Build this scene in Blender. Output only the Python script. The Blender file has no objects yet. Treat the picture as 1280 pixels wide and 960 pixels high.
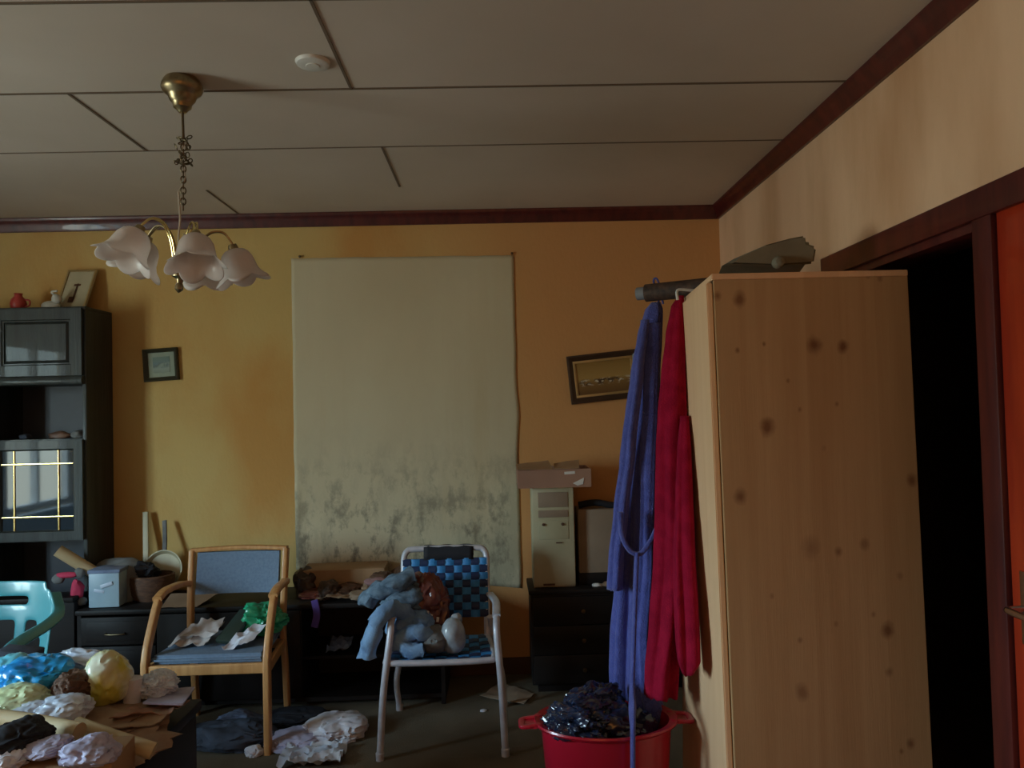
import bpy, bmesh, math, random
from mathutils import Vector, Matrix, noise, Quaternion
PI = math.pi
S = bpy.context.scene
COL = S.collection
# ------------------------------------------------------------------ camera
F, EYE = 961.0, 1.48
yc = Vector(((620-640)/F, (480-508)/F, -1.0)).normalized()
u_ = Vector((-.024, 1, 0))
zc = (u_ - u_.dot(yc)*yc).normalized()
xc = yc.cross(zc)
RW = Matrix((xc, yc, zc))            # camera -> world (rows)
cd = bpy.data.cameras.new('camera'); cam = bpy.data.objects.new('camera', cd); COL.objects.link(cam)
cd.sensor_width = 36; cd.lens = F/1280*36; cd.clip_start = .02
cam.matrix_world = Matrix.Translation((0, 0, EYE)) @ RW.to_4x4()
S.camera = cam
S.view_settings.view_transform = 'Standard'; S.view_settings.look = 'None'
S.view_settings.exposure = 0.55; S.view_settings.gamma = 1.0; S.view_settings.use_curve_mapping = False
# ------------------------------------------------------------------ world: pale sky above a green garden
SKY = 30.0
w = bpy.data.worlds.new('daylight'); S.world = w; w.use_nodes = True
n = w.node_tree.nodes; l = w.node_tree.links
bg = n['Background']; tc = n.new('ShaderNodeTexCoord'); sx = n.new('ShaderNodeSeparateXYZ'); cr = n.new('ShaderNodeValToRGB')
mr = n.new('ShaderNodeMapRange'); mr.inputs[1].default_value = -1; mr.inputs[2].default_value = 1
l.new(tc.outputs['Generated'], sx.inputs[0]); l.new(sx.outputs[2], mr.inputs[0]); l.new(mr.outputs[0], cr.inputs[0]); l.new(cr.outputs[0], bg.inputs[0])
e = cr.color_ramp.elements
e[0].position = 0; e[0].color = (.33, .36, .34, 1)
e[1].position = 1; e[1].color = (.50, .78, 1.08, 1)
for p, c in ((.47, (.33, .38, .34, 1)), (.52, (.40, .54, .54, 1)), (.60, (.62, .90, 1.06, 1))):
    q = e.new(p); q.color = c
bg.inputs[1].default_value = SKY
# window opening in the left wall
WX, WY0, WY1, WZ0, WZ1 = -3.9, .80, 1.80, .70, 2.12
ld = bpy.data.lights.new('window_daylight', 'AREA'); ld.shape = 'RECTANGLE'; ld.size = WZ1-WZ0; ld.size_y = WY1-WY0
ld.cycles.is_portal = True
lo = bpy.data.objects.new('window_daylight', ld); COL.objects.link(lo)
lo.location = (WX-.02, (WY0+WY1)/2, (WZ0+WZ1)/2); lo.rotation_euler = (0, -PI/2, 0)

# weak warm fill lamp added far behind the camera; no window stands there
l2 = bpy.data.lights.new('warm_fill_light', 'AREA'); l2.shape = 'RECTANGLE'; l2.size = 1.6; l2.size_y = 1.2
l2.color = (1.0, .62, .40); l2.energy = 9
lo2 = bpy.data.objects.new('warm_fill_light', l2); COL.objects.link(lo2)
lo2.location = (-.6, -2.17, 1.55); lo2.rotation_euler = (-PI/2, 0, 0)

# ------------------------------------------------------------------ pixel -> place (computations only)
def ray(px, py): return RW @ Vector(((px-640)/F, (480-py)/F, -1.0))
def aY(px, py, Y): d = ray(px, py); return Vector((0, 0, EYE)) + d*(Y/d.y)
def aX(px, py, X): d = ray(px, py); return Vector((0, 0, EYE)) + d*(X/d.x)
def aZ(px, py, Z): d = ray(px, py); return Vector((0, 0, EYE)) + d*((Z-EYE)/d.z)

# ------------------------------------------------------------------ materials
MATS = {}
def mat(name, c, rough=.6, c2=None, ns=6.0, nd=4, stretch=(1, 1, 1), metal=0, bump=0, bs=40.0, coat=0, lo=.35, hi=.65, spec=.5, sheen=0):
    m = bpy.data.materials.new(name); m.use_nodes = True
    nt = m.node_tree; N = nt.nodes; L = nt.links; b = N['Principled BSDF']
    b.inputs['Roughness'].default_value = rough; b.inputs['Metallic'].default_value = metal
    b.inputs['Coat Weight'].default_value = coat; b.inputs['Specular IOR Level'].default_value = spec
    if sheen: b.inputs['Sheen Weight'].default_value = sheen
    t = N.new('ShaderNodeTexCoord'); mp = N.new('ShaderNodeMapping'); mp.inputs['Scale'].default_value = stretch
    L.new(t.outputs['Object'], mp.inputs[0])
    nz = N.new('ShaderNodeTexNoise'); nz.inputs['Scale'].default_value = ns; nz.inputs['Detail'].default_value = nd
    L.new(mp.outputs[0], nz.inputs['Vector'])
    r = N.new('ShaderNodeValToRGB'); L.new(nz.outputs['Fac'], r.inputs[0]); L.new(r.outputs[0], b.inputs['Base Color'])
    c2 = c2 or tuple(v*.82 for v in c)
    r.color_ramp.elements[0].position = lo; r.color_ramp.elements[0].color = (*c2, 1)
    r.color_ramp.elements[1].position = hi; r.color_ramp.elements[1].color = (*c, 1)
    if bump:
        n2 = N.new('ShaderNodeTexNoise'); n2.inputs['Scale'].default_value = bs; n2.inputs['Detail'].default_value = 3
        L.new(mp.outputs[0], n2.inputs['Vector'])
        bp = N.new('ShaderNodeBump'); bp.inputs['Strength'].default_value = bump; bp.inputs['Distance'].default_value = .01
        L.new(n2.outputs['Fac'], bp.inputs['Height']); L.new(bp.outputs[0], b.inputs['Normal'])
    MATS[name] = m
    return m
def translucent(m, c, fac):
    nt = m.node_tree; N = nt.nodes; L = nt.links; b = N['Principled BSDF']; o = N['Material Output']
    t = N.new('ShaderNodeBsdfTranslucent'); t.inputs[0].default_value = (*c, 1)
    mx = N.new('ShaderNodeMixShader'); mx.inputs[0].default_value = fac
    L.new(b.outputs[0], mx.inputs[1]); L.new(t.outputs[0], mx.inputs[2]); L.new(mx.outputs[0], o.inputs[0])
    return m

# wall paint: yellow distemper with soft clouding
def wall_mat(name, base, stain, sc=1.3, st=(1, 1, .55)):
    m = mat(name, base, .85, stain, sc, 6, st, bump=.15, bs=60, lo=.36, hi=.58, spec=.2)
    return m
M_wall_back = wall_mat('yellow_wall_paint', (.62, .44, .17), (.56, .30, .09), 1.7)
def tint_warm_right(m):      # warm bounced light towards the corner, mixed into the wall colour
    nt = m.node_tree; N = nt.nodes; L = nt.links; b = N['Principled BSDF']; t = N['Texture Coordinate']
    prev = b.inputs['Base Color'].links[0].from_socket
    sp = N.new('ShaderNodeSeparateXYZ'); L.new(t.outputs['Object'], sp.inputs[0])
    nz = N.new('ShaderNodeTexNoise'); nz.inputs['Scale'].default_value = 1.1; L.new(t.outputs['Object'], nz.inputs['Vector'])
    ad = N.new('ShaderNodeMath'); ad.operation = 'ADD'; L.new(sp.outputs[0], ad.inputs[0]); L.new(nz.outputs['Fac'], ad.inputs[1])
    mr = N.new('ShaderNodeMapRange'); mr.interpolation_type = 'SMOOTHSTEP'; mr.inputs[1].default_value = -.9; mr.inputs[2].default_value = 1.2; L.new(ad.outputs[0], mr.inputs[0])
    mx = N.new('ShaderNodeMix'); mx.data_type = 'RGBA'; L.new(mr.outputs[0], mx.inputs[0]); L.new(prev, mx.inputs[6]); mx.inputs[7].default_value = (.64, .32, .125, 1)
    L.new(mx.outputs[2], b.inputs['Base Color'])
tint_warm_right(M_wall_back)
M_wall_right = wall_mat('peach_wall_paint', (.84, .55, .35), (.62, .35, .19), 2.2, (1, 1, .3))
M_ceiling = mat('ceiling_board', (.64, .56, .48), .8, (.57, .49, .41), 1.2, 5, spec=.2)
M_joint = mat('ceiling_joint', (.17, .12, .08), .9)
M_red_wood = mat('dark_red_wood', (.11, .016, .012), .38, (.06, .008, .008), 3, 4, (8, 8, 1), coat=.2)
M_door_red = mat('orange_red_varnish', (.50, .045, .012), .3, (.30, .018, .008), 2.2, 4, (6, 6, .7), coat=.35)
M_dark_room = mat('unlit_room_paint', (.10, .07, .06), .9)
M_carpet = mat('olive_brown_carpet', (.19, .155, .11), .95, (.13, .105, .072), 2.5, 8, bump=.5, bs=260, spec=.1)
M_skirting = mat('brown_skirting', (.10, .05, .03), .6)
M_black_wood = mat('black_stained_oak', (.034, .044, .042), .55, (.012, .014, .014), 14, 5, (1, 1, .08), bump=.25, bs=90, coat=.08)
M_black_wood2 = mat('near_black_lacquer', (.018, .014, .013), .55, (.010, .008, .008), 10, 4, (.1, 1, 1), spec=.25)
M_inside = mat('cabinet_interior', (.035, .04, .055), .5)
M_brass = mat('aged_brass', (.42, .33, .19), .35, (.24, .18, .10), 30, 3, metal=1)
M_dark_brass = mat('dark_brass_chain', (.16, .12, .07), .45, metal=1)
M_bright_brass = mat('polished_brass', (.80, .62, .25), .22, metal=1)
M_shade = translucent(mat('frosted_pink_white_glass', (.90, .84, .82), .35, (.86, .78, .75), 5, coat=.3), (.93, .86, .82), .45)
M_white_plastic = mat('white_plastic', (.75, .74, .70), .45)
M_wire = mat('cream_wire', (.55, .46, .36), .5)
M_beech = mat('beech_wood', (.62, .32, .12), .42, (.50, .23, .075), 6, 4, (9, 9, .8), coat=.2)
M_seat_blue = mat('blue_grey_upholstery', (.17, .24, .34), .85, (.14, .20, .29), 80, 3, bump=.2, bs=300)
M_alu = mat('painted_aluminium', (.62, .62, .68), .38, (.52, .52, .58), 20, 3, metal=.15)
M_web_blue = mat('bright_blue_webbing', (.03, .26, .62), .5, (.025, .21, .52), 60, 2, bump=.2, bs=220)
M_web_navy = mat('navy_webbing', (.012, .03, .10), .55, bump=.2, bs=220)
M_black_cloth = mat('black_cloth', (.012, .013, .020), .8)
M_denim = mat('pale_denim', (.24, .40, .62), .85, (.13, .24, .42), 16, 5, bump=.3, bs=150)
M_denim2 = mat('grey_blue_denim', (.16, .24, .32), .85, (.07, .11, .16), 22, 5, (1, 3, 1), bump=.3, bs=150)
M_brown_bag = mat('maroon_plastic', (.20, .05, .035), .35, (.09, .022, .018), 12, 4, coat=.3)
M_white_mark = mat('white_print', (.75, .72, .68), .5)
M_grey_bag = mat('translucent_grey_plastic', (.40, .45, .50), .3, (.26, .28, .30), 20, 4, coat=.4)
M_blue_robe = mat('blue_terry', (.095, .115, .40), .95, (.07, .085, .32), 30, 5, bump=.6, bs=190, sheen=.3, spec=.1)
M_red_robe = mat('crimson_fleece', (.34, .008, .035), .95, (.25, .005, .025), 20, 4, bump=.35, bs=220, spec=.1)
M_tub = mat('red_plastic', (.46, .008, .03), .3, (.42, .007, .027), 4, coat=.2)
M_navy_plastic = mat('navy_bin_liner', (.02, .035, .085), .22, (.008, .012, .03), 8, 4, coat=.5)
M_card = mat('cardboard', (.42, .26, .14), .85, (.34, .20, .10), 5, 4)
M_card_pink = mat('pinkish_cardboard', (.40, .22, .15), .85, (.34, .18, .12), 5, 4)
M_cream = mat('aged_cream_plastic', (.56, .50, .34), .5, (.42, .38, .24), 4, 5)
M_beige = mat('beige_board', (.36, .26, .18), .8, (.27, .19, .13), 4, 4)
M_white = mat('white_paper', (.74, .74, .80), .7, (.58, .58, .66), 14, 4)
M_lav = mat('lavender_paper', (.50, .49, .66), .7, (.38, .36, .50), 10, 4)
M_whitebag = mat('white_plastic_bag', (.70, .76, .86), .3, (.50, .58, .72), 10, 4, coat=.4)
M_bluebag = mat('azure_plastic_bag', (.02, .42, .86), .3, (.01, .22, .62), 9, 4, coat=.4)
M_cyanbag = mat('aqua_plastic_bag', (.25, .75, .85), .3, (.12, .55, .75), 9, 4, coat=.4)
M_yellow = mat('yellow_green_net_bag', (.58, .53, .08), .25, (.76, .78, .62), 5, 4, coat=.6, lo=.42, hi=.55)  # whitish second colour paints the sheen into the plastic
M_palegreen = mat('pale_lime_bag', (.66, .74, .46), .4, (.50, .60, .32), 9, 4, coat=.3)
M_green = mat('emerald_plastic', (.02, .42, .20), .35, (.01, .26, .12), 12, 4, coat=.3)
M_dkgreen = mat('dark_green_cover', (.02, .035, .025), .5)
M_teal = mat('teal_plastic', (.10, .40, .44), .3, (.06, .29, .34), 3, coat=.3)
M_pale_blue = mat('pale_blue_tin', (.38, .52, .60), .4, (.30, .42, .52), 8, 4)
M_pink = mat('hot_pink_cloth', (.62, .05, .12), .8, (.48, .03, .08), 14, 4)
M_grey_cloth = mat('grey_cloth', (.20, .21, .21), .9, (.13, .13, .13), 10, 4)
M_brown = mat('brown_wicker', (.13, .06, .03), .7, (.07, .03, .016), 30, 4, (1, 1, 3), bump=.4, bs=80)
M_tan_tube = mat('tan_paper_tube', (.56, .44, .26), .7, (.46, .34, .18), 6, 4)
M_tan_cloth = mat('tan_paper', (.40, .27, .17), .8, (.26, .16, .10), 9, 5)
M_purple = mat('purple_cloth', (.11, .06, .30), .8)
M_dkblue_cloth = mat('dark_slate_cloth', (.06, .075, .11), .9, (.03, .035, .05), 12, 4)
M_greyblue_cloth = mat('slate_blue_cloth', (.22, .28, .42), .9, (.12, .15, .24), 12, 4)
M_redceramic = mat('red_ceramic', (.50, .06, .05), .35)
M_whiteceramic = mat('white_ceramic', (.60, .60, .54), .3)
M_gold = mat('gilt', (.62, .46, .22), .4, metal=.7)
M_dkframe = mat('dark_frame_wood', (.055, .026, .014), .4, coat=.2)
M_greyframe = mat('dark_green_frame', (.045, .04, .022), .45)
M_mount = mat('pale_green_mount', (.30, .36, .27), .6)
M_khaki = mat('khaki_grey_canvas', (.26, .24, .17), .8, (.19, .17, .12), 8, 4)
M_dkroll = mat('dark_brown_roll', (.10, .055, .035), .7, (.03, .018, .014), 40, 4)
M_greyend = mat('grey_roll_end', (.25, .27, .30), .6)
M_shell = mat('brown_shell', (.20, .10, .06), .5, (.12, .07, .05), 20, 4)
M_glass = mat('cabinet_glass', (.03, .045, .06), .04, (.03, .045, .06), 2, spec=.5)
M_glass.node_tree.nodes['Principled BSDF'].inputs['IOR'].default_value = 1.3
M_steel = mat('steel', (.7, .68, .66), .2, metal=1)
M_winframe = mat('white_window_paint', (.7, .7, .68), .5)

def sheet_mat():
    m = mat('stained_pale_sheet', (.66, .59, .41), .85, (.59, .51, .34), 1.6, 5, (1, 1, .5), spec=.15)
    nt = m.node_tree; N = nt.nodes; L = nt.links; b = N['Principled BSDF']; t = N['Texture Coordinate']
    prev = b.inputs['Base Color'].links[0].from_socket
    def ramp_noise(scale, z0, z1, lo_, hi_, col, st, prev, amount):
        sp = N.new('ShaderNodeSeparateXYZ'); L.new(t.outputs['Object'], sp.inputs[0])
        mr = N.new('ShaderNodeMapRange'); mr.inputs[1].default_value = z0; mr.inputs[2].default_value = z1
        L.new(sp.outputs[2], mr.inputs[0])
        mp = N.new('ShaderNodeMapping'); mp.inputs['Scale'].default_value = st; L.new(t.outputs['Object'], mp.inputs[0])
        nz = N.new('ShaderNodeTexNoise'); nz.inputs['Scale'].default_value = scale; nz.inputs['Detail'].default_value = 7; nz.inputs['Roughness'].default_value = .7
        L.new(mp.outputs[0], nz.inputs['Vector'])
        r = N.new('ShaderNodeMapRange'); r.inputs[1].default_value = lo_; r.inputs[2].default_value = hi_; L.new(nz.outputs['Fac'], r.inputs[0])
        mu = N.new('ShaderNodeMath'); mu.operation = 'MULTIPLY'; L.new(mr.outputs[0], mu.inputs[0]); L.new(r.outputs[0], mu.inputs[1])
        m2 = N.new('ShaderNodeMath'); m2.operation = 'MULTIPLY'; m2.inputs[1].default_value = amount; L.new(mu.outputs[0], m2.inputs[0])
        mx = N.new('ShaderNodeMix'); mx.data_type = 'RGBA'; L.new(m2.outputs[0], mx.inputs[0]); L.new(prev, mx.inputs[6]); mx.inputs[7].default_value = (*col, 1)
        return mx.outputs[2]
    s1 = ramp_noise(9, .85, .15, .49, .61, (.11, .10, .085), (1, 1, .6), prev, .95)     # mould spots, denser low down
    s2 = ramp_noise(3, 1.0, .2, .46, .60, (.30, .27, .19), (1, 1, .45), s1, .6)
    s3 = ramp_noise(1.0, 2.5, 1.0, .52, .75, (.50, .36, .17), (4, 1, .3), s2, .3)
    L.new(s3, b.inputs['Base Color'])
    return m
M_sheet = sheet_mat()

def pine_mat(name, knots, origin, c1, c2):
    m = mat(name, c1, .55, c2, 3.0, 5, (9, 9, .35), lo=.25, hi=.75, spec=.3, bump=.05, bs=30)
    nt = m.node_tree; N = nt.nodes; L = nt.links; b = N['Principled BSDF']; t = N['Texture Coordinate']
    prev = b.inputs['Base Color'].links[0].from_socket
    sp = N.new('ShaderNodeSeparateXYZ'); L.new(t.outputs['Object'], sp.inputs[0])
    # glued staves: a tone per board
    dv = N.new('ShaderNodeMath'); dv.operation = 'MULTIPLY'; dv.inputs[1].default_value = 9.5; L.new(sp.outputs[0], dv.inputs[0])
    fl = N.new('ShaderNodeMath'); fl.operation = 'FLOOR'; L.new(dv.outputs[0], fl.inputs[0])
    wn = N.new('ShaderNodeTexWhiteNoise'); wn.noise_dimensions = '1D'; L.new(fl.outputs[0], wn.inputs['W'])
    mm = N.new('ShaderNodeMath'); mm.operation = 'MULTIPLY'; mm.inputs[1].default_value = .35; L.new(wn.outputs['Value'], mm.inputs[0])
    mx = N.new('ShaderNodeMix'); mx.data_type = 'RGBA'; mx.blend_type = 'MULTIPLY'; L.new(mm.outputs[0], mx.inputs[0]); L.new(prev, mx.inputs[6]); mx.inputs[7].default_value = (.72, .62, .52, 1)
    prev = mx.outputs[2]
    wob = N.new('ShaderNodeTexNoise'); wob.inputs['Scale'].default_value = 30; L.new(t.outputs['Object'], wob.inputs['Vector'])
    for (x, z, r, k) in knots:
        vm = N.new('ShaderNodeVectorMath'); vm.operation = 'SUBTRACT'; L.new(t.outputs['Object'], vm.inputs[0]); vm.inputs[1].default_value = (x-origin[0], 0, z-origin[2])
        v2 = N.new('ShaderNodeVectorMath'); v2.operation = 'MULTIPLY'; v2.inputs[1].default_value = (1, 0, .8); L.new(vm.outputs[0], v2.inputs[0])
        le = N.new('ShaderNodeVectorMath'); le.operation = 'LENGTH'; L.new(v2.outputs[0], le.inputs[0])
        ad = N.new('ShaderNodeMath'); ad.operation = 'MULTIPLY_ADD'; ad.inputs[1].default_value = r*.9; L.new(wob.outputs['Fac'], ad.inputs[0]); L.new(le.outputs['Value'], ad.inputs[2])
        mr = N.new('ShaderNodeMapRange'); mr.inputs[1].default_value = r*1.75; mr.inputs[2].default_value = r*.75; mr.inputs[3].default_value = 0; mr.inputs[4].default_value = k
        L.new(ad.outputs[0], mr.inputs[0])
        mx = N.new('ShaderNodeMix'); mx.data_type = 'RGBA'; L.new(mr.outputs[0], mx.inputs[0]); L.new(prev, mx.inputs[6]); mx.inputs[7].default_value = (.16, .06, .025, 1)
        prev = mx.outputs[2]
    L.new(prev, b.inputs['Base Color'])
    return m

# ------------------------------------------------------------------ object helpers
def props(o, label=None, cat=None, group=None, kind=None):
    if label: o['label'] = label
    if cat: o['category'] = cat
    if group: o['group'] = group
    if kind: o['kind'] = kind
    return o
def thing(name, label, cat, loc, group=None):
    o = bpy.data.objects.new(name, None); COL.objects.link(o); o.location = loc; o.empty_display_size = .1
    return props(o, label, cat, group)
def finish(bm, name, m, smooth):
    bmesh.ops.recalc_face_normals(bm, faces=bm.faces)
    me = bpy.data.meshes.new(name); bm.to_mesh(me); bm.free()
    for x in (m if isinstance(m, (list, tuple)) else [m]): me.materials.append(x)
    if smooth:
        me.shade_smooth()
        if smooth != 'all': me.set_sharp_from_angle(angle=math.radians(38))
    return me
def part(name, bm, m, parent, smooth=True, label=None):
    root = parent
    off = Vector(parent.location)
    while root.parent: root = root.parent; off += Vector(root.location)
    bmesh.ops.translate(bm, verts=bm.verts, vec=-off)
    o = bpy.data.objects.new(name, finish(bm, name, m, smooth)); COL.objects.link(o); o.parent = parent
    if label: o['label'] = label
    return o
def one(name, bm, m, label=None, cat=None, group=None, kind=None, smooth=True, origin=None):
    if origin is None:
        xs = [v.co.x for v in bm.verts]; ys = [v.co.y for v in bm.verts]; zs = [v.co.z for v in bm.verts]
        origin = Vector(((min(xs)+max(xs))/2, (min(ys)+max(ys))/2, min(zs)))
    bmesh.ops.translate(bm, verts=bm.verts, vec=-Vector(origin))
    o = bpy.data.objects.new(name, finish(bm, name, m, smooth)); COL.objects.link(o); o.location = origin
    return props(o, label, cat, group, kind)
def struct(name, bm, m, smooth=False): return one(name, bm, m, kind='structure', smooth=smooth, origin=(0, 0, 0))
def B(): return bmesh.new()

def box(bm, x0, x1, y0, y1, z0, z1, bev=0, mi=0, seg=2):
    vs = [bm.verts.new((x, y, z)) for x in (x0, x1) for y in (y0, y1) for z in (z0, z1)]
    fs = [bm.faces.new([vs[i] for i in q]) for q in ((0, 1, 3, 2), (4, 6, 7, 5), (0, 4, 5, 1), (2, 3, 7, 6), (0, 2, 6, 4), (1, 5, 7, 3))]
    for f in fs: f.material_index = mi
    if bev:
        r = bmesh.ops.bevel(bm, geom=list({e for f in fs for e in f.edges}), offset=bev, segments=seg, affect='EDGES', profile=.5)
        for f in r['faces']: f.material_index = mi
    return bm
def hexa(bm, c, mi=0):        # c: 8 corners ordered (x,y,z) nested
    vs = [bm.verts.new(p) for p in c]
    for q in ((0, 1, 3, 2), (4, 6, 7, 5), (0, 4, 5, 1), (2, 3, 7, 6), (0, 2, 6, 4), (1, 5, 7, 3)):
        bm.faces.new([vs[i] for i in q]).material_index = mi
    return bm
def obox(bm, c, size, rot=(0, 0, 0), bev=0, mi=0):   # box with rotation
    b2 = B(); box(b2, -size[0]/2, size[0]/2, -size[1]/2, size[1]/2, -size[2]/2, size[2]/2, bev, mi)
    from mathutils import Euler
    M = Matrix.Translation(c) @ Euler(rot).to_matrix().to_4x4()
    bmesh.ops.transform(b2, matrix=M, verts=b2.verts)
    merge(bm, b2); return bm
def merge(bm, b2):
    mp = {}
    for v in b2.verts: mp[v] = bm.verts.new(v.co)
    for f in b2.faces:
        try:
            g = bm.faces.new([mp[v] for v in f.verts]); g.material_index = f.material_index
        except ValueError: pass
    b2.free()
def catmull(pts, k=6):
    P = [Vector(p) for p in pts]
    if len(P) < 3: return P
    P = [P[0]*2-P[1]] + P + [P[-1]*2-P[-2]]
    out = []
    for i in range(1, len(P)-2):
        a, b, c, d = P[i-1:i+3]
        for j in range(k):
            t = j/k
            out.append(.5*((2*b)+(-a+c)*t+(2*a-5*b+4*c-d)*t*t+(-a+3*b-3*c+d)*t**3))
    out.append(P[-2]); return out
def sweep(bm, pts, sec, closed=False, mi=0, scale=None, up=None, twist=None):   # sec: list of (a,b) offsets
    P = [Vector(p) for p in pts]; N = len(P)
    rings = []
    t0 = (P[1]-P[0]).normalized()
    ref = Vector(up) if up else (Vector((0, 0, 1)) if abs(t0.z) < .9 else Vector((0, 1, 0)))
    nrm = (ref - ref.dot(t0)*t0).normalized()
    for i in range(N):
        a = P[i-1] if (i > 0 or closed) else P[i]; b = P[(i+1) % N] if (i < N-1 or closed) else P[i]
        t = (b-a).normalized()
        if up:
            nn = Vector(up) - Vector(up).dot(t)*t
            if nn.length > 1e-3: nrm = nn.normalized()
        nrm = (nrm - nrm.dot(t)*t).normalized(); bi = t.cross(nrm)
        s = scale[i] if scale else 1
        rings.append([bm.verts.new(P[i] + bi*(q[0]*s) + nrm*(q[1]*s)) for q in sec])
    m = len(sec)
    for i in range(N if closed else N-1):
        A, C = rings[i], rings[(i+1) % N]
        for j in range(m):
            bm.faces.new((A[j], A[(j+1) % m], C[(j+1) % m], C[j])).material_index = mi
    if not closed:
        bm.faces.new(rings[0][::-1]).material_index = mi; bm.faces.new(rings[-1]).material_index = mi
    return bm
def circ(r, n=10, ry=None): return [(r*math.cos(2*PI*i/n), (ry or r)*math.sin(2*PI*i/n)) for i in range(n)]
def rrect(w, h, r, k=3):
    o = []
    for cx, cy, a0 in ((w/2-r, h/2-r, 0), (-w/2+r, h/2-r, PI/2), (-w/2+r, -h/2+r, PI), (w/2-r, -h/2+r, 1.5*PI)):
        for i in range(k+1):
            a = a0+PI/2*i/k; o.append((cx+r*math.cos(a), cy+r*math.sin(a)))
    return o
def tube(bm, pts, r, n=10, smooth=0, mi=0, closed=False, scale=None):
    if smooth: pts = catmull(pts, smooth)
    return sweep(bm, pts, circ(r, n), closed, mi, scale)
def lathe(bm, prof, M=None, n=28, mi=0, fn=None):   # prof [(r,z)]
    rings = []
    for k, (r, z) in enumerate(prof):
        ring = []
        for i in range(n):
            a = 2*PI*i/n
            rr, zz = (r, z) if fn is None else fn(r, z, a, k/(len(prof)-1))
            p = Vector((rr*math.cos(a), rr*math.sin(a), zz))
            ring.append(bm.verts.new(M @ p if M else p))
        rings.append(ring)
    for A, C in zip(rings, rings[1:]):
        for i in range(n): bm.faces.new((A[i], A[(i+1) % n], C[(i+1) % n], C[i])).material_index = mi
    for R_, p in ((rings[0], prof[0]), (rings[-1], prof[-1])):
        if p[0] < .004 or fn is None and p[0] > 0 and False: bm.faces.new(R_).material_index = mi
    return rings
def blob(bm, c, size, seed=0, amp=.25, freq=2.2, crease=.12, sub=4, flat=-.6, rot=0, mi=0):
    b2 = B(); bmesh.ops.create_icosphere(b2, subdivisions=sub, radius=1)
    o = Vector((seed*7.3, seed*3.1, seed*1.7))
    for v in b2.verts:
        d = v.co.normalized()
        w_ = Vector((noise.noise(d*1.6+o), noise.noise(d*1.6+o*1.7), noise.noise(d*1.6-o)))*.55
        s = 1 + amp*noise.noise(d*freq*.6+o) + crease*.75*(.6-1.6*abs(noise.noise((d+w_)*freq*.95+o*2))) + crease*.30*(.5-1.5*abs(noise.noise((d*1.0+w_)*freq*2.3+o)))
        p = d*s
        if p.z < flat: p.z = flat + (p.z-flat)*.06
        v.co = Vector((p.x*size[0]/2, p.y*size[1]/2, p.z*size[2]/2))
    M = Matrix.Translation(c) @ Matrix.Rotation(rot, 4, 'Z')
    bmesh.ops.transform(b2, matrix=M, verts=b2.verts)
    for f in b2.faces: f.material_index = mi
    merge(bm, b2); return bm
def sheet(bm, c00, c10, c11, c01, nx=18, ny=14, amp=.01, freq=6, seed=0, th=.0015, curl=0, mi=0):
    c00, c10, c11, c01 = map(Vector, (c00, c10, c11, c01))
    nrm = (c10-c00).cross(c01-c00).normalized()
    if nrm.z < 0: nrm = -nrm
    top = []; bot = []
    for j in range(ny+1):
        rt = []; rb = []
        for i in range(nx+1):
            u, v = i/nx, j/ny
            ir = .06*noise.noise(Vector((u*3, v*3, seed)))
            p = (c00*(1-u)+c10*u)*(1-v)+(c01*(1-u)+c11*u)*v
            q = p*freq + Vector((seed*5.1, seed*2.3, 0))
            h = amp*(1-2*abs(noise.noise(q))) + amp*.5*noise.noise(q*2.7) + curl*((2*u-1)**2+(2*v-1)**2)*.5
            h = max(h, -amp*.2) + amp*.25
            p = p + (c10-c00)*(ir*(abs(2*v-1)**4)) + (c01-c00)*(ir*(abs(2*u-1)**4))
            rt.append(bm.verts.new(p+nrm*(h+th))); rb.append(bm.verts.new(p+nrm*h))
        top.append(rt); bot.append(rb)
    for j in range(ny):
        for i in range(nx):
            bm.faces.new((top[j][i], top[j][i+1], top[j+1][i+1], top[j+1][i])).material_index = mi
            bm.faces.new((bot[j][i], bot[j+1][i], bot[j+1][i+1], bot[j][i+1])).material_index = mi
    for j in range(ny):
        for i in (0, nx): bm.faces.new((top[j][i], top[j+1][i], bot[j+1][i], bot[j][i])).material_index = mi
    for i in range(nx):
        for j in (0, ny): bm.faces.new((top[j][i], bot[j][i], bot[j][i+1], top[j][i+1])).material_index = mi
    return bm
def poly_prism(bm, pts, axis_vec, mi=0):    # planar polygon extruded by vector
    a = [bm.verts.new(p) for p in pts]; b = [bm.verts.new(Vector(p)+Vector(axis_vec)) for p in pts]
    bm.faces.new(a).material_index = mi; bm.faces.new(b[::-1]).material_index = mi
    for i in range(len(a)): bm.faces.new((a[i], b[i], b[(i+1) % len(a)], a[(i+1) % len(a)])).material_index = mi
    return bm
def interp(tab, x):
    if x <= tab[0][0]: return tab[0][1:]
    for a, b in zip(tab, tab[1:]):
        if x <= b[0]:
            t = (x-a[0])/(b[0]-a[0]); t = t*t*(3-2*t)*.5+t*.5
            return tuple(p+(q-p)*t for p, q in zip(a[1:], b[1:]))
    return tab[-1][1:]
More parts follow.
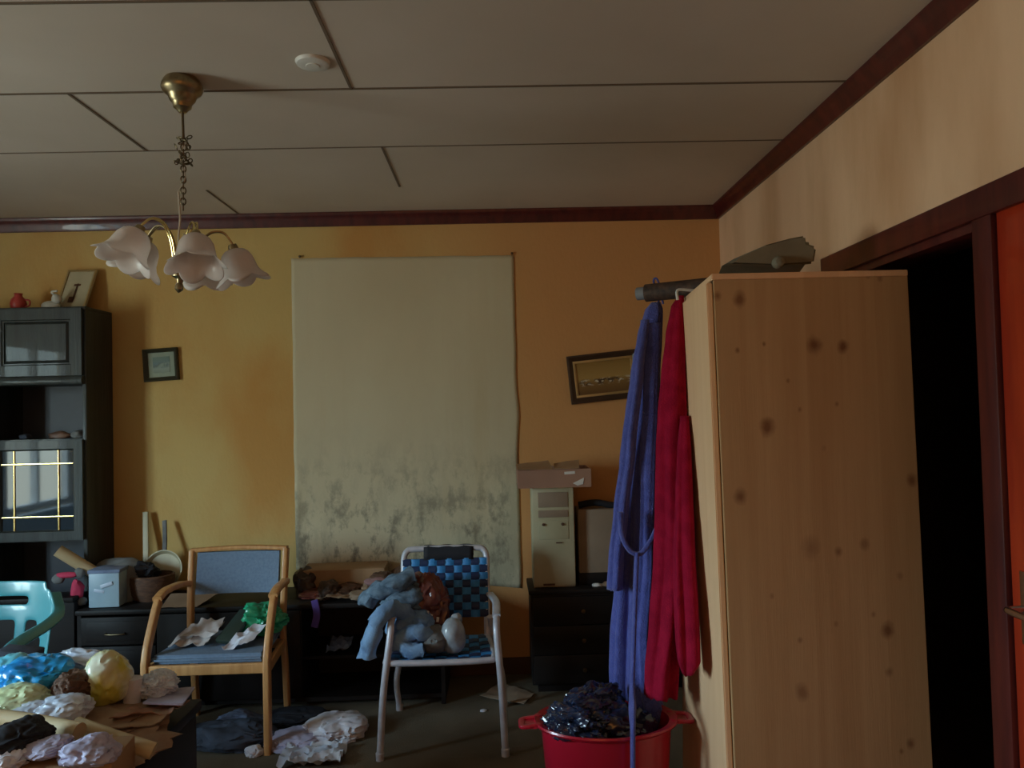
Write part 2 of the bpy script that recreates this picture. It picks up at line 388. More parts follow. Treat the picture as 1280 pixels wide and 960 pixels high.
def drape(bm, tab, N=110, k=9, amp=.12, seed=0, step=.012, mi=0):
    """cloth column. tab rows: z(descending), x_left, x_right, y_centre, half_depth"""
    tab = [(-r[0],)+tuple(r[1:]) for r in tab]
    z = tab[0][0]; rings = []
    zend = tab[-1][0]; n = max(6, int((zend-z)/step))
    for s in range(n+1):
        zz = z+(zend-z)*s/n
        xl, xr, yc_, hd = interp(tab, zz)
        cx, hw = (xl+xr)/2, (xr-xl)/2
        g = min(1, .25+(s/n)*1.3)
        ring = []
        for i in range(N):
            a = 2*PI*i/N
            ph = .9*noise.noise(Vector((zz*1.5, seed*3.3, 0)))
            f = math.sin(k*a+ph*2+1.3*math.sin(2*a+seed)) + .5*noise.noise(Vector((math.cos(a)*2.6, math.sin(a)*2.6, zz*2+seed*9)))*2
            s_ = 1-amp*g*(1-f)*.6
            jag = .012*noise.noise(Vector((math.cos(a)*3, math.sin(a)*3, seed))) if s == n else 0
            ring.append(bm.verts.new((cx+hw*math.copysign(abs(math.cos(a))**.85, math.cos(a))*s_, yc_+hd*math.sin(a)*s_, -zz+jag)))
        rings.append(ring)
    for A, C in zip(rings, rings[1:]):
        for i in range(N): bm.faces.new((A[i], A[(i+1) % N], C[(i+1) % N], C[i])).material_index = mi
    bm.faces.new(rings[0]); bm.faces.new(rings[-1][::-1])
    return bm

# ================================================================== SETTING
H, D, XR, XL, YB = 2.581, 4.30, 1.287, -3.9, -2.2
bm = B(); box(bm, XL-.15, XR+1.6, YB-.15, D+.15, -.12, 0); struct('floor', bm, M_carpet)
bm = B(); box(bm, XL-.15, XR+1.6, YB-.15, D+.15, H, H+.12)
jw = .0045
def joint(x0, x1, y0, y1): box(bm, x0, x1, y0, y1, H-.0035, H+.002, mi=1)
ysj = [2.615-.58*i for i in range(1, 7)] + [2.615, 3.205]
for y in ysj: joint(XL, XR, y-(jw if y < 3 else .0016 if y > 3.5 else .0026), y+(jw if y < 3 else .0016 if y > 3.5 else .0017))
for y0, y1, xs in ((3.79, 4.30, (-1.40, -3.78)), (3.205, 3.79, (-.452, -2.85)), (2.615, 3.205, (-1.43, -3.78)), (2.035, 2.615, (-.470, -2.85)), (1.455, 2.035, (-1.43, .95)), (.875, 1.455, (-.47, -2.85)), (.295, .875, (-1.43, .95)), (-.285, .295, (-.47, -2.85)), (-.865, -.285, (-1.43, .95))):
    for x in xs: joint(x-jw, x+jw, y0, y1)
struct('ceiling', bm, [M_ceiling, M_joint])
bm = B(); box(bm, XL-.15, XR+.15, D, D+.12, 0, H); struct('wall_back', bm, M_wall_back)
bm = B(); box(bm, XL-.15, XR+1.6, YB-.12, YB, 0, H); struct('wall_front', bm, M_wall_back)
bm = B()
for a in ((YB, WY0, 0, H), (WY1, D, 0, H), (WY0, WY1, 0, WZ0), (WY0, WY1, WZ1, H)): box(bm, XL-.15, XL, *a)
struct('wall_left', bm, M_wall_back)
bm = B(); fw = .05
for a in ((WY0, WY0+fw, WZ0, WZ1), (WY1-fw, WY1, WZ0, WZ1), (WY0+fw, WY1-fw, WZ0, WZ0+fw), (WY0+fw, WY1-fw, WZ1-fw, WZ1), (1.28, 1.32, WZ0+fw, WZ1-fw)): box(bm, XL-.11, XL-.05, *a)
box(bm, XL-.04, XL+.08, WY0-.04, WY1+.04, WZ0-.035, WZ0-.005, .004)
struct('window_1', bm, M_winframe)
# right wall with a dark doorway (left) and a red door (right)
OY0, OY1, OZ = 2.005, 2.86, 1.915       # dark opening
DY0, DY1, DZ = 1.05, 1.925, 1.946       # red door
TW = .13
bm = B()
for a in ((YB, DY0-.03, 0, H), (2.86, D, 0, H), (DY0-.03, 2.86, 1.955, H)): box(bm, XR, XR+TW, *a)
struct('wall_right', bm, M_wall_right)
bm = B()       # casing round both openings
box(bm, XR-.018, XR+.002, .97, 2.94, 1.94, 2.02, .004)
box(bm, XR-.018, XR+.002, 2.86, 2.94, 0, 1.94, .004); box(bm, XR-.018, XR+.002, .97, 1.05, 0, 1.94, .004)
box(bm, XR-.014, XR+TW, 1.925, 2.005, 0, 1.955, .005)      # mullion post between the openings
box(bm, XR+.0, XR+TW, 2.005, 2.86, 1.915, 1.955, .003)    # head jamb
box(bm, XR+.0, XR+TW, 2.835, 2.862, 0, 1.93, .003)
box(bm, XR+.0, XR+TW, 1.03, 1.925, 1.946, 1.957, .003)
struct('trim_1', bm, M_red_wood, True)
d1 = B(); box(d1, XR-.004, XR+.040, DY0, DY1-.008, .006, DZ-.004, .003)
for z0, z1 in ((.12, .84), (1.06, 1.84)):      # raised panels
    for y0, y1 in ((DY0+.10, DY0+.39), (DY1-.40, DY1-.11)):
        box(d1, XR-.012, XR-.002, y0, y1, z0, z1, .006)
door = struct('door_1', d1, M_door_red, True)
hb = B(); hp = Vector((XR-.004, 1.86, .955))
box(hb, hp.x-.006, hp.x+.001, hp.y-.02, hp.y+.02, hp.z-.09, hp.z+.09, .003)
tube(hb, [hp, hp+Vector((-.045, 0, 0)), hp+Vector((-.055, -.02, 0)), hp+Vector((-.055, -.12, 0))], .009, 10, 4)
part('door_handle', hb, M_steel, door)
# the unlit room beyond the doorway
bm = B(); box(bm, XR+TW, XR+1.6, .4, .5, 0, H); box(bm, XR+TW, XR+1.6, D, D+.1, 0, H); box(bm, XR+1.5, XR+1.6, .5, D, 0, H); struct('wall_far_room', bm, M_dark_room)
# crown moulding: back and right
def cornice(pts, s):
    prof = [(0, 0), (.012, 0), (.018, .012), (.022, .03), (.038, .05), (.045, .062), (.045, .072), (0, .072)]
    bm = B()
    (x0, y0), (x1, y1), nrm = pts
    z0 = H-.072
    def P(x, y, o, h): return (x+nrm[0]*o, y+nrm[1]*o, z0+h)
    a = [bm.verts.new(P(x0+s[0]*o, y0+s[1]*o, o, h)) for o, h in prof]; b = [bm.verts.new(P(x1+s[2]*o, y1+s[3]*o, o, h)) for o, h in prof]
    bm.faces.new(a); bm.faces.new(b[::-1])
    for i in range(len(a)): bm.faces.new((a[i], b[i], b[(i+1) % len(a)], a[(i+1) % len(a)]))
    return bm
struct('trim_2', cornice([(XL, D), (XR, D), (0, -1)], (1, 0, -1, 0)), M_red_wood, True)
struct('trim_3', cornice([(XR, YB), (XR, D), (-1, 0)], (0, 1, 0, -1)), M_red_wood, True)
bm = B(); box(bm, XL, XR, D-.016, D, 0, .09, .003); struct('baseboard_back', bm, M_skirting)
bm = B(); box(bm, XR-.014, XR, 2.945, D-.02, 0, .09, .003); struct('baseboard_right', bm, M_skirting)

# ================================================================== WALL SHEET AND PICTURES
def cor(px, py, Y): return aY(px, py, Y)
YS = D-.004
c00, c10, c11, c01 = cor(370, 712, YS), cor(652, 735, YS), cor(642, 319, YS), cor(364, 323, YS)
bm = B(); nx, ny = 60, 80; G = []
for j in range(ny+1):
    r = []
    for i in range(nx+1):
        u, v = i/nx, j/ny
        p = (c00*(1-u)+c10*u)*(1-v)+(c01*(1-u)+c11*u)*v
        ex = .006*noise.noise(Vector((0, v*9, 3)))+(.012*math.exp(-((v-.52)/.05)**2) if u > .5 else 0)
        p.x += ex*(abs(2*u-1)**6); p.z += .004*noise.noise(Vector((u*9, 0, 7)))*(abs(2*v-1)**6)
        p.y = YS - .0015 - .003*max(0, noise.noise(Vector((u*4, v*3, 1))))
        r.append(bm.verts.new(p))
    G.append(r)
for j in range(ny):
    for i in range(nx): bm.faces.new((G[j][i], G[j][i+1], G[j+1][i+1], G[j+1][i]))
o = one('wall_sheet', bm, M_sheet, 'large pale sheet pinned over the middle of the back wall, mould-stained at the bottom', 'sheet')
md = o.modifiers.new('thickness', 'SOLIDIFY'); md.thickness = .0015
for px, py, side in ((375, 321, 'left'), (640, 317, 'right')):
    p = cor(px, py, D-.006); bm = B()
    lathe(bm, [(.0001, -.012), (.007, -.010), (.008, -.006), (.004, 0), (.003, .012)], Matrix.Translation(p) @ Matrix.Rotation(-PI/2, 4, 'X'), 12)
    one('nail', bm, M_dark_brass, 'small dark nail at the top %s corner of the pale wall sheet' % side, 'nail', smooth=True)

def picture(name, label, px, rot, w_, h_, Y, fw, fm, inner, parts_fn):
    c = aY(px[0], px[1], Y)
    t = thing(name, label, 'picture', (c.x, D-.001, c.z)); t.rotation_euler = (0, rot, 0)
    t0 = Vector(t.location)
    bm = B()
    sec = [(0, 0), (0, .022), (fw*.3, .026), (fw*.7, .018), (fw, .012), (fw, 0)]
    cs = [(-w_/2, -h_/2), (w_/2, -h_/2), (w_/2, h_/2), (-w_/2, h_/2)]
    rings = []
    for (x, z) in cs:
        sx_, sz_ = (1 if x < 0 else -1), (1 if z < 0 else -1)
        rings.append([bm.verts.new(t0+Vector((x+sx_*a, -b, z+sz_*a))) for a, b in sec])
    for i in range(4):
        A, C = rings[i], rings[(i+1) % 4]
        for j in range(len(sec)): bm.faces.new((A[j], A[(j+1) % len(sec)], C[(j+1) % len(sec)], C[j]))
    part('frame', bm, fm, t)
    parts_fn(t, t0, w_-2*fw, h_-2*fw)
    return t
def art_mat(name, stops, blot, dark, zc_, bw, st=(1, 1, 1), scale=14):
    m = mat(name, (.5, .4, .2), .45, coat=.25); nt = m.node_tree; N = nt.nodes; L = nt.links; b = N['Principled BSDF']; t = N['Texture Coordinate']
    sp = N.new('ShaderNodeSeparateXYZ'); L.new(t.outputs['Object'], sp.inputs[0])
    mr = N.new('ShaderNodeMapRange'); mr.inputs[1].default_value = stops[0][0]; mr.inputs[2].default_value = stops[-1][0]; L.new(sp.outputs[2], mr.inputs[0])
    r = N.new('ShaderNodeValToRGB'); L.new(mr.outputs[0], r.inputs[0]); z0, z1 = stops[0][0], stops[-1][0]
    e = r.color_ramp.elements; e[0].color = (*stops[0][1], 1); e[1].color = (*stops[-1][1], 1)
    for z, c in stops[1:-1]: q = e.new((z-z0)/(z1-z0)); q.color = (*c, 1)
    mp = N.new('ShaderNodeMapping'); mp.inputs['Scale'].default_value = st; L.new(t.outputs['Object'], mp.inputs[0])
    nz = N.new('ShaderNodeTexNoise'); nz.inputs['Scale'].default_value = scale; nz.inputs['Detail'].default_value = 3; L.new(mp.outputs[0], nz.inputs['Vector'])
    ab = N.new('ShaderNodeMath'); ab.operation = 'SUBTRACT'; ab.inputs[1].default_value = zc_; L.new(sp.outputs[2], ab.inputs[0])
    a2 = N.new('ShaderNodeMath'); a2.operation = 'ABSOLUTE'; L.new(ab.outputs[0], a2.inputs[0])
    m1 = N.new('ShaderNodeMapRange'); m1.inputs[1].default_value = bw; m1.inputs[2].default_value = bw*.4; L.new(a2.outputs[0], m1.inputs[0])
    m2 = N.new('ShaderNodeMapRange'); m2.inputs[1].default_value = .44; m2.inputs[2].default_value = .52; L.new(nz.outputs['Fac'], m2.inputs[0])
    mu = N.new('ShaderNodeMath'); mu.operation = 'MULTIPLY'; L.new(m1.outputs[0], mu.inputs[0]); L.new(m2.outputs[0], mu.inputs[1])
    c_ = N.new('ShaderNodeValToRGB'); n2 = N.new('ShaderNodeTexNoise'); n2.inputs['Scale'].default_value = scale*2; L.new(mp.outputs[0], n2.inputs['Vector']); L.new(n2.outputs['Fac'], c_.inputs[0])
    c_.color_ramp.elements[0].position = .5; c_.color_ramp.elements[0].color = (*dark, 1); c_.color_ramp.elements[1].position = .6; c_.color_ramp.elements[1].color = (*blot, 1)
    mx = N.new('ShaderNodeMix'); mx.data_type = 'RGBA'; L.new(mu.outputs[0], mx.inputs[0]); L.new(r.outputs[0], mx.inputs[6]); L.new(c_.outputs[0], mx.inputs[7]); L.new(mx.outputs[2], b.inputs['Base Color'])
    return m
M_art1 = art_mat('sepia_herd_painting', [(-.08, (.16, .08, .025)), (-.03, (.24, .13, .04)), (.0, (.42, .26, .08)), (.09, (.30, .17, .045))], (.62, .56, .46), (.06, .03, .015), -.022, .022, (1, 1, 1.6), 22)
M_art2 = art_mat('green_landscape_print', [(-.05, (.16, .2, .14)), (-.02, (.22, .28, .22)), (0, (.08, .14, .15)), (.05, (.09, .15, .09))], (.2, .26, .2), (.05, .08, .07), .0, .02)
def inside1(t, t0, w_, h_):
    bm = B(); e_ = .014
    for a in ((-w_/2, w_/2, -h_/2, -h_/2+e_), (-w_/2, w_/2, h_/2-e_, h_/2), (-w_/2, -w_/2+e_, -h_/2+e_, h_/2-e_), (w_/2-e_, w_/2, -h_/2+e_, h_/2-e_)):
        box(bm, t0.x+a[0], t0.x+a[1], t0.y-.013, t0.y-.004, t0.z+a[2], t0.z+a[3], .002)
    part('slip', bm, M_gold, t, label='gilt inner slip')
    bm = B(); box(bm, t0.x-w_/2+e_, t0.x+w_/2-e_, t0.y-.007, t0.y-.004, t0.z-h_/2+e_, t0.z+h_/2-e_); part('canvas', bm, M_art1, t, label='sepia painting of a running herd')
picture('framed_picture', 'tilted dark-framed sepia landscape beside the hanging robes', (755, 471), math.radians(-5), .40, .27, D, .032, M_dkframe, None, inside1)
def inside2(t, t0, w_, h_):
    bm = B(); box(bm, t0.x-w_/2, t0.x+w_/2, t0.y-.006, t0.y-.003, t0.z-h_/2, t0.z+h_/2); part('mount', bm, M_mount, t, label='pale green mount')
    bm = B(); box(bm, t0.x-w_/2+.027, t0.x+w_/2-.027, t0.y-.008, t0.y-.006, t0.z-h_/2+.024, t0.z+h_/2-.024); part('print', bm, M_art2, t)
picture('framed_picture', 'small square dark-framed green print on the wall beside the tall black cabinet', (202.5, 456), math.radians(-3), .190, .180, D, .022, M_greyframe, None, inside2)

# ================================================================== WARDROBE
WR = Vector((.92, 2.51, 0))
ZT = 1.856
kn = [(925, 374, 8, .8), (897, 370, 5, .7), (1018, 432, 9, .85), (1053, 433, 7, .9), (959, 534, 9, .85), (926, 621, 8, .8), (1013, 684, 11, .45), (1048, 690, 5, .7), (1081, 680, 6, .5), (1140, 600, 7, .8), (1110, 788, 8, .8), (1003, 865, 8, .6), (1112, 840, 5, .6), (1139, 930, 6, .7), (1127, 939, 3, .6), (955, 430, 2.4, .7), (922, 438, 3, .7), (1000, 512, 3, .6), (985, 476, 2.4, .6), (1046, 505, 3, .6), (1125, 720, 4, .4), (1100, 348, 4, .5), (1085, 345, 3, .5), (1092, 768, 3, .5), (1000, 800, 3, .5), (1045, 780, 3, .4), (965, 745, 3, .4), (1030, 560, 3, .3)]
knw = []
for px, py, r, k in kn:
    p = aY(px, py, 2.25); knw.append((p.x, p.z, r*2.25/F, k))
M_pine = pine_mat('pine_side_boards', knw, WR, (.55, .35, .18), (.45, .265, .125))
p = aX(872, 435, .66)
M_pine_door = pine_mat('pine_door_board', [], WR, (.84, .54, .32), (.77, .47, .26))
wr = thing('wardrobe', 'tall pine wardrobe with knotty side, standing in front of the dark doorway', 'wardrobe', WR)
def wxl(y, z): # left front plane, slightly racked
    t = (y-2.25)/.5; k = ZT-z
    return (.652+.012*k)*(1-t) + (.694-.026*k)*t
def wxr(y, z): return 1.232+.012*(ZT-z)
def wbox(bm, f0, f1, y0, y1, z0, z1): # f = fraction/offset functions of x
    c = [(f(y, z), y, z) for f in (f0, f1) for y in (y0, y1) for z in (z0, z1)]
    hexa(bm, c)
def bevel_all(bm, o=.002): bmesh.ops.bevel(bm, geom=list(bm.edges), offset=o, segments=2, affect='EDGES'); return bm
off = lambda f, d: (lambda y, z: f(y, z)+d)
bm = B(); wbox(bm, wxl, wxr, 2.25, 2.268, 0, ZT-.018); bevel_all(bm, .0015); part('side_panel', bm, M_pine, wr, label='knotty near side panel')
bm = B(); wbox(bm, wxl, wxr, 2.735, 2.753, 0, ZT-.018); bevel_all(bm, .0015); part('side_panel', bm, M_pine, wr)
bm = B(); wbox(bm, off(wxl, -.006), wxr, 2.247, 2.756, ZT-.018, ZT); bevel_all(bm, .002); part('top_panel', bm, M_pine_door, wr)
bm = B(); wbox(bm, off(wxr, -.006), wxr, 2.268, 2.735, .06, ZT-.018); part('back_panel', bm, M_pine, wr)
bm = B(); wbox(bm, off(wxl, .003), off(wxl, .018), 2.269, 2.734, 0, .07); part('plinth', bm, M_pine_door, wr)
bm = B(); wbox(bm, off(wxl, -.020), off(wxl, -.002), 2.262, 2.750, .075, ZT-.024); bevel_all(bm, .003); dr = part('door', bm, M_pine_door, wr, label='plain pale door facing the window')
bm = B(); kp = Vector((wxl(2.33, 1.0)-.020, 2.31, .92)); lathe(bm, [(.0001, -.03), (.012, -.028), (.015, -.02), (.009, -.01), (.008, .0)], Matrix.Translation(kp) @ Matrix.Rotation(PI/2, 4, 'Y'), 16); 
bm.free()
# things on the wardrobe
bm = B()
p0, p1 = aY(836, 356, 2.72), aY(905, 351, 2.55); zr = ZT+.034
p0 = Vector((.572, 2.855, zr)); p1 = Vector((.88, 2.66, zr))
tube(bm, [p0, p0.lerp(p1, .5), p1], .033, 20, 3)
d = (p0-p1).normalized()
rt = thing('rug_roll', 'short dark brown roll sticking out over the wardrobe top corner', 'roll', (.7, 2.65, ZT))
part('roll', bm, M_dkroll, rt)
bm = B(); tube(bm, [p0-d*.002, p0+d*.035], .024, 18); part('core', bm, M_greyend, rt, label='grey tube core showing at the end')
# khaki canvas bundle
cb = thing('canvas_bundle', 'khaki grey folded canvas bundle with a pointed corner lying on the wardrobe', 'bundle', (.93, 2.5, ZT))
bm = B(); Yb = 2.55
outl = [(898, 336), (915, 326), (945, 314), (975, 304), (997, 300), (994, 311), (1006, 316), (1007, 333), (960, 337)]
pts = [aY(x, y, Yb) for x, y in outl]
for p in pts: p.z = max(p.z, ZT+.002)
fr = [Vector((p.x, Yb-.09+.02*math.sin(i*2), p.z-.004*(i % 2))) for i, p in enumerate(pts)]
bk = [Vector((p.x*.98+.03, Yb+.11, max(ZT+.002, ZT+(p.z-ZT)*.6))) for p in pts]
a = [bm.verts.new(p) for p in fr]; md_ = [bm.verts.new(Vector((p.x+.005, Yb+.0, p.z+.006))) for p in pts]; b = [bm.verts.new(p) for p in bk]
bm.faces.new(a); bm.faces.new(b[::-1])
for A_, C_ in ((a, md_), (md_, b)):
    for i in range(len(a)): bm.faces.new((A_[i], C_[i], C_[(i+1) % len(a)], A_[(i+1) % len(a)]))
bmesh.ops.recalc_face_normals(bm, faces=bm.faces); bmesh.ops.bevel(bm, geom=[e_ for e_ in bm.edges if e_.is_manifold and e_.calc_face_angle(0) > .5], offset=.008, segments=2, affect='EDGES'); part('canvas', bm, M_khaki, cb)
bm = B(); kp = aY(973, 328, Yb-.09); lathe(bm, [(.0001, .028), (.014, .024), (.020, .012), (.021, 0), (.017, -.01)], Matrix.Translation(kp+Vector((0, .006, 0))) @ Matrix.Rotation(PI/2, 4, 'X'), 20)
part('knob', bm, M_khaki, cb, label='round protruding knob')
bm = B(); blob(bm, (1.075, 2.42, ZT+.010), (.10, .08, .026), 5, .3, 2, .2, 3, -.5)
one('paper_scrap', bm, M_tan_cloth, 'small crumpled tan scrap on the wardrobe top beside the canvas bundle', 'paper')

# ================================================================== ROBES
def PXX(px, py, Y): return aY(px, py, Y)
def rows(tab, Y):   # (py, pxl, pxr, yc, hd)
    out = []
    for py, a, b_, yc_, hd in tab:
        A_, B_ = PXX(a, py, yc_), PXX(b_, py, yc_)
        out.append((A_.z, A_.x, B_.x, yc_, hd))
    return out
Yr = 2.74
rb = thing('bathrobe', 'long blue towelling bathrobe with a tied belt hanging off the wardrobe corner', 'bathrobe', (aY(800, 640, 2.70).x, 2.84, .42))
bm = B()
drape(bm, rows([(378, 814, 826, 2.84, .012), (388, 806, 829, 2.84, .030), (420, 797, 828, 2.85, .045), (470, 789, 825, 2.85, .055), (520, 783, 823, 2.84, .065), (580, 775, 821, 2.83, .075), (640, 771, 819, 2.82, .085), (690, 770, 818, 2.82, .085), (740, 768, 815, 2.82, .09), (800, 764, 813, 2.82, .10), (850, 762, 812, 2.82, .105), (868, 763, 812, 2.82, .10)], Yr), k=7, amp=.30, seed=1)
body = part('body', bm, M_blue_robe, rb, smooth='all')
bm = B()
drape(bm, rows([(400, 801, 812, 2.78, .012), (460, 790, 806, 2.76, .022), (560, 777, 797, 2.74, .03), (640, 766, 789, 2.74, .034), (700, 760, 783, 2.74, .036), (736, 758, 782, 2.74, .038)], Yr), k=3, amp=.25, seed=4, N=48)
part('sleeve', bm, M_blue_robe, rb, smooth='all')
bm = B()
drape(bm, rows([(404, 805, 827, 2.79, .016), (500, 803, 824, 2.77, .026), (600, 798, 822, 2.74, .034), (700, 797, 818, 2.74, .04), (800, 790, 812, 2.74, .04), (860, 788, 822, 2.72, .045), (882, 790, 830, 2.71, .05), (900, 800, 826, 2.71, .04)], Yr), k=4, amp=.3, seed=6, N=60)
part('front_panel', bm, M_blue_robe, rb, smooth='all')
bm = B()
loopp = [aY(775, 640, 2.67), aY(777, 668, 2.665), aY(787, 688, 2.66), aY(800, 692, 2.655), aY(812, 678, 2.655), aY(821, 660, 2.67)]
sweep(bm, catmull(loopp, 6), rrect(.016, .032, .006))
sweep(bm, catmull([aY(796, 690, 2.65), aY(794, 740, 2.645), aY(792, 800, 2.64), aY(790, 860, 2.58), aY(791, 905, 2.44), aY(791, 945, 2.42), aY(791, 985, 2.42)], 6), rrect(.012, .036, .005), up=(0, -1, 0))
part('belt', bm, M_blue_robe, rb)
bm = B(); tube(bm, [aY(822, 386, 2.84), aY(823, 374, 2.84), Vector((.598, 2.84, ZT+.076)), Vector((.612, 2.83, ZT+.076)), aY(829, 380, 2.83)], .004, 8, 5); part('hanging_loop', bm, M_blue_robe, rb)

rr = thing('bathrobe', 'crimson fleece bathrobe hanging against the pale wardrobe door', 'bathrobe', (aY(848, 640, 2.55).x, 2.55, .5))
bm = B()
drape(bm, rows([(370, 847, 855, 2.72, .012), (384, 838, 856, 2.715, .025), (420, 831, 857, 2.71, .035), (470, 825, 858, 2.70, .042), (520, 821, 860, 2.69, .05), (560, 819, 862, 2.67, .055), (640, 818, 862, 2.64, .065), (700, 816, 861, 2.62, .07), (780, 810, 856, 2.60, .075), (840, 804, 850, 2.59, .075), (868, 803, 848, 2.58, .075)], 2.6), k=6, amp=.24, seed=8)
part('body', bm, M_red_robe, rr, smooth='all')
bm = B()
drape(bm, rows([(520, 850, 861, 2.63, .02), (560, 846, 864, 2.60, .03), (620, 843, 867, 2.57, .04), (700, 840, 871, 2.53, .05), (760, 841, 875, 2.49, .055), (800, 842, 878, 2.47, .055), (826, 844, 879, 2.46, .05), (840, 850, 868, 2.46, .04)], 2.5), k=4, amp=.22, seed=11, N=64)
part('sleeve', bm, M_red_robe, rr, smooth='all')
bm = B(); hx = wxl(2.66, 1.84)
tube(bm, [Vector((hx-.045, 2.655, 1.835)), Vector((hx-.045, 2.655, ZT+.012)), Vector((hx-.01, 2.655, ZT+.013)), Vector((hx+.05, 2.655, ZT+.006))], .005, 8, 4)
one('over_door_hook', bm, M_white_plastic, 'small white hook over the wardrobe top holding the crimson robe', 'hook')

# ================================================================== RED TUB
tcx, tcy = .345, 2.62
ty = thing('laundry_tub', 'red plastic laundry tub with side handles under the robes', 'tub', (tcx, tcy, 0))
bm = B()
prof = [(.0001, .012), (.175, .012), (.185, .03), (.205, .30), (.213, .418), (.240, .424), (.243, .418), (.240, .412), (.219, .402), (.211, .30), (.191, .02), (.180, 0), (.0001, 0)]
lathe(bm, prof, Matrix.Translation((tcx, tcy, 0)) @ Matrix.Scale(.72, 4, (0, 1, 0)), 56); part('basin', bm, M_tub, ty)
for s in (-1, 1):
    bm = B()
    pts = [Vector((tcx+s*.235*math.cos(a), tcy+.235*math.sin(a), .418)) for a in (-.28, -.2)] + [Vector((tcx+s*.278, tcy-.045, .412)), Vector((tcx+s*.284, tcy, .41)), Vector((tcx+s*.278, tcy+.045, .412))] + [Vector((tcx+s*.235*math.cos(a), tcy+.235*math.sin(a), .418)) for a in (.2, .28)]
    sweep(bm, catmull(pts, 5), rrect(.022, .012, .004), up=(0, 0, 1))
    poly_prism(bm, [Vector((tcx+s*.236, tcy-.06, .409)), Vector((tcx+s*.282, tcy-.045, .406)), Vector((tcx+s*.29, tcy, .405)), Vector((tcx+s*.282, tcy+.045, .406)), Vector((tcx+s*.236, tcy+.06, .409))], (0, 0, .006))
    for v in bm.verts: v.co.y = tcy+(v.co.y-tcy)*.72
    part('handle', bm, M_tub, ty)
bm = B(); blob(bm, (.33, 2.62, .35), (.34, .22, .24), 3, .25, 3.2, .26, 5, -.7); blob(bm, (.24, 2.57, .43), (.20, .15, .10), 9, .3, 3.6, .34, 5, -.8, -.5); blob(bm, (.31, 2.64, .465), (.22, .12, .12), 14, .3, 3.4, .3, 5, -.8, .6)
one('bin_bag', bm, M_navy_plastic, 'shiny navy plastic bin bag stuffed in the red tub', 'bag')

# ================================================================== CHANDELIER
CH = Vector((-1.006, 2.52, H))
ch = thing('chandelier', 'brass five-arm chandelier with white bell-flower glass shades hanging from the ceiling', 'chandelier', CH)
T0 = Matrix.Translation(CH)
bm = B(); lathe(bm, [(.0001, 0), (.052, 0), (.058, -.008), (.064, -.02), (.066, -.032), (.060, -.045), (.048, -.054), (.044, -.060), (.040, -.072), (.034, -.078), (.030, -.084), (.028, -.096), (.020, -.102), (.012, -.112), (.0001, -.113)], T0, 36); part('canopy', bm, M_brass, ch)
bm = B(); tube(bm, [CH+Vector((0, 0, -.11)), CH+Vector((.002, 0, -.20))], .0045, 8); part('rod', bm, M_dark_brass, ch)
hub = aY(226, 341, 2.50)
topc = CH+Vector((.002, 0, -.20)); botc = aY(229, 262, 2.52)
bm = B()
L_ = (botc-topc); nl = 13
for i in range(nl):
    c = topc+L_*((i+.5)/nl); ang = 0 if i % 2 else PI/2
    u = Vector((math.cos(ang+.4), math.sin(ang+.4), 0)); r_l = L_.length/nl*.66
    tube(bm, [c+Vector((0, 0, math.sin(t)*r_l))+u*(math.cos(t)*.008) for t in [2*PI*k/12 for k in range(12)]], .0022, 6, closed=True)
rnd = random.Random(4)
kp = aY(229, 187, 2.52)
pts = []
for i in range(16):      # the knotted loop of spare chain
    a = i*1.9; pts.append(kp+Vector((math.cos(a)*.020*(1+.2*rnd.random()), math.sin(a*1.3)*.016, .045*math.cos(i*.75)-.004)))
cp = catmull(pts, 5)
for i in range(0, len(cp)-3, 3):
    c = cp[i]; t = (cp[i+2]-c).normalized(); q = t.cross(Vector((.3, .2, 1))).normalized()
    tube(bm, [c+t*(math.sin(k*PI/4)*.010)+q*(math.cos(k*PI/4)*.006) for k in range(8)], .0020, 5, closed=True)
part('chain', bm, M_dark_brass, ch)
bm = B(); wp = [aY(223, 240, 2.53), aY(224, 255, 2.53), aY(225, 275, 2.52), aY(223, 300, 2.51), hub+Vector((0, 0, .03))]; tube(bm, wp, .0035, 6, 5)
tube(bm, [topc+Vector((.004, .002, -.01)), kp+Vector((.014, 0, .03)), kp+Vector((-.012, 0, -.02)), kp+Vector((.006, 0, -.09)), wp[0]], .0018, 5, 6)
part('wire', bm, M_wire, ch)
TL = Matrix.Translation(hub) @ Matrix.Rotation(math.radians(7), 4, 'Y')
bm = B(); lathe(bm, [(.0001, .13), (.006, .128), (.007, .03), (.012, .022), (.026, .014), (.030, .0), (.026, -.014), (.012, -.022), (.008, -.034), (.013, -.044), (.013, -.054), (.006, -.062), (.0001, -.066)], TL, 24)
part('hub', bm, M_brass, ch)
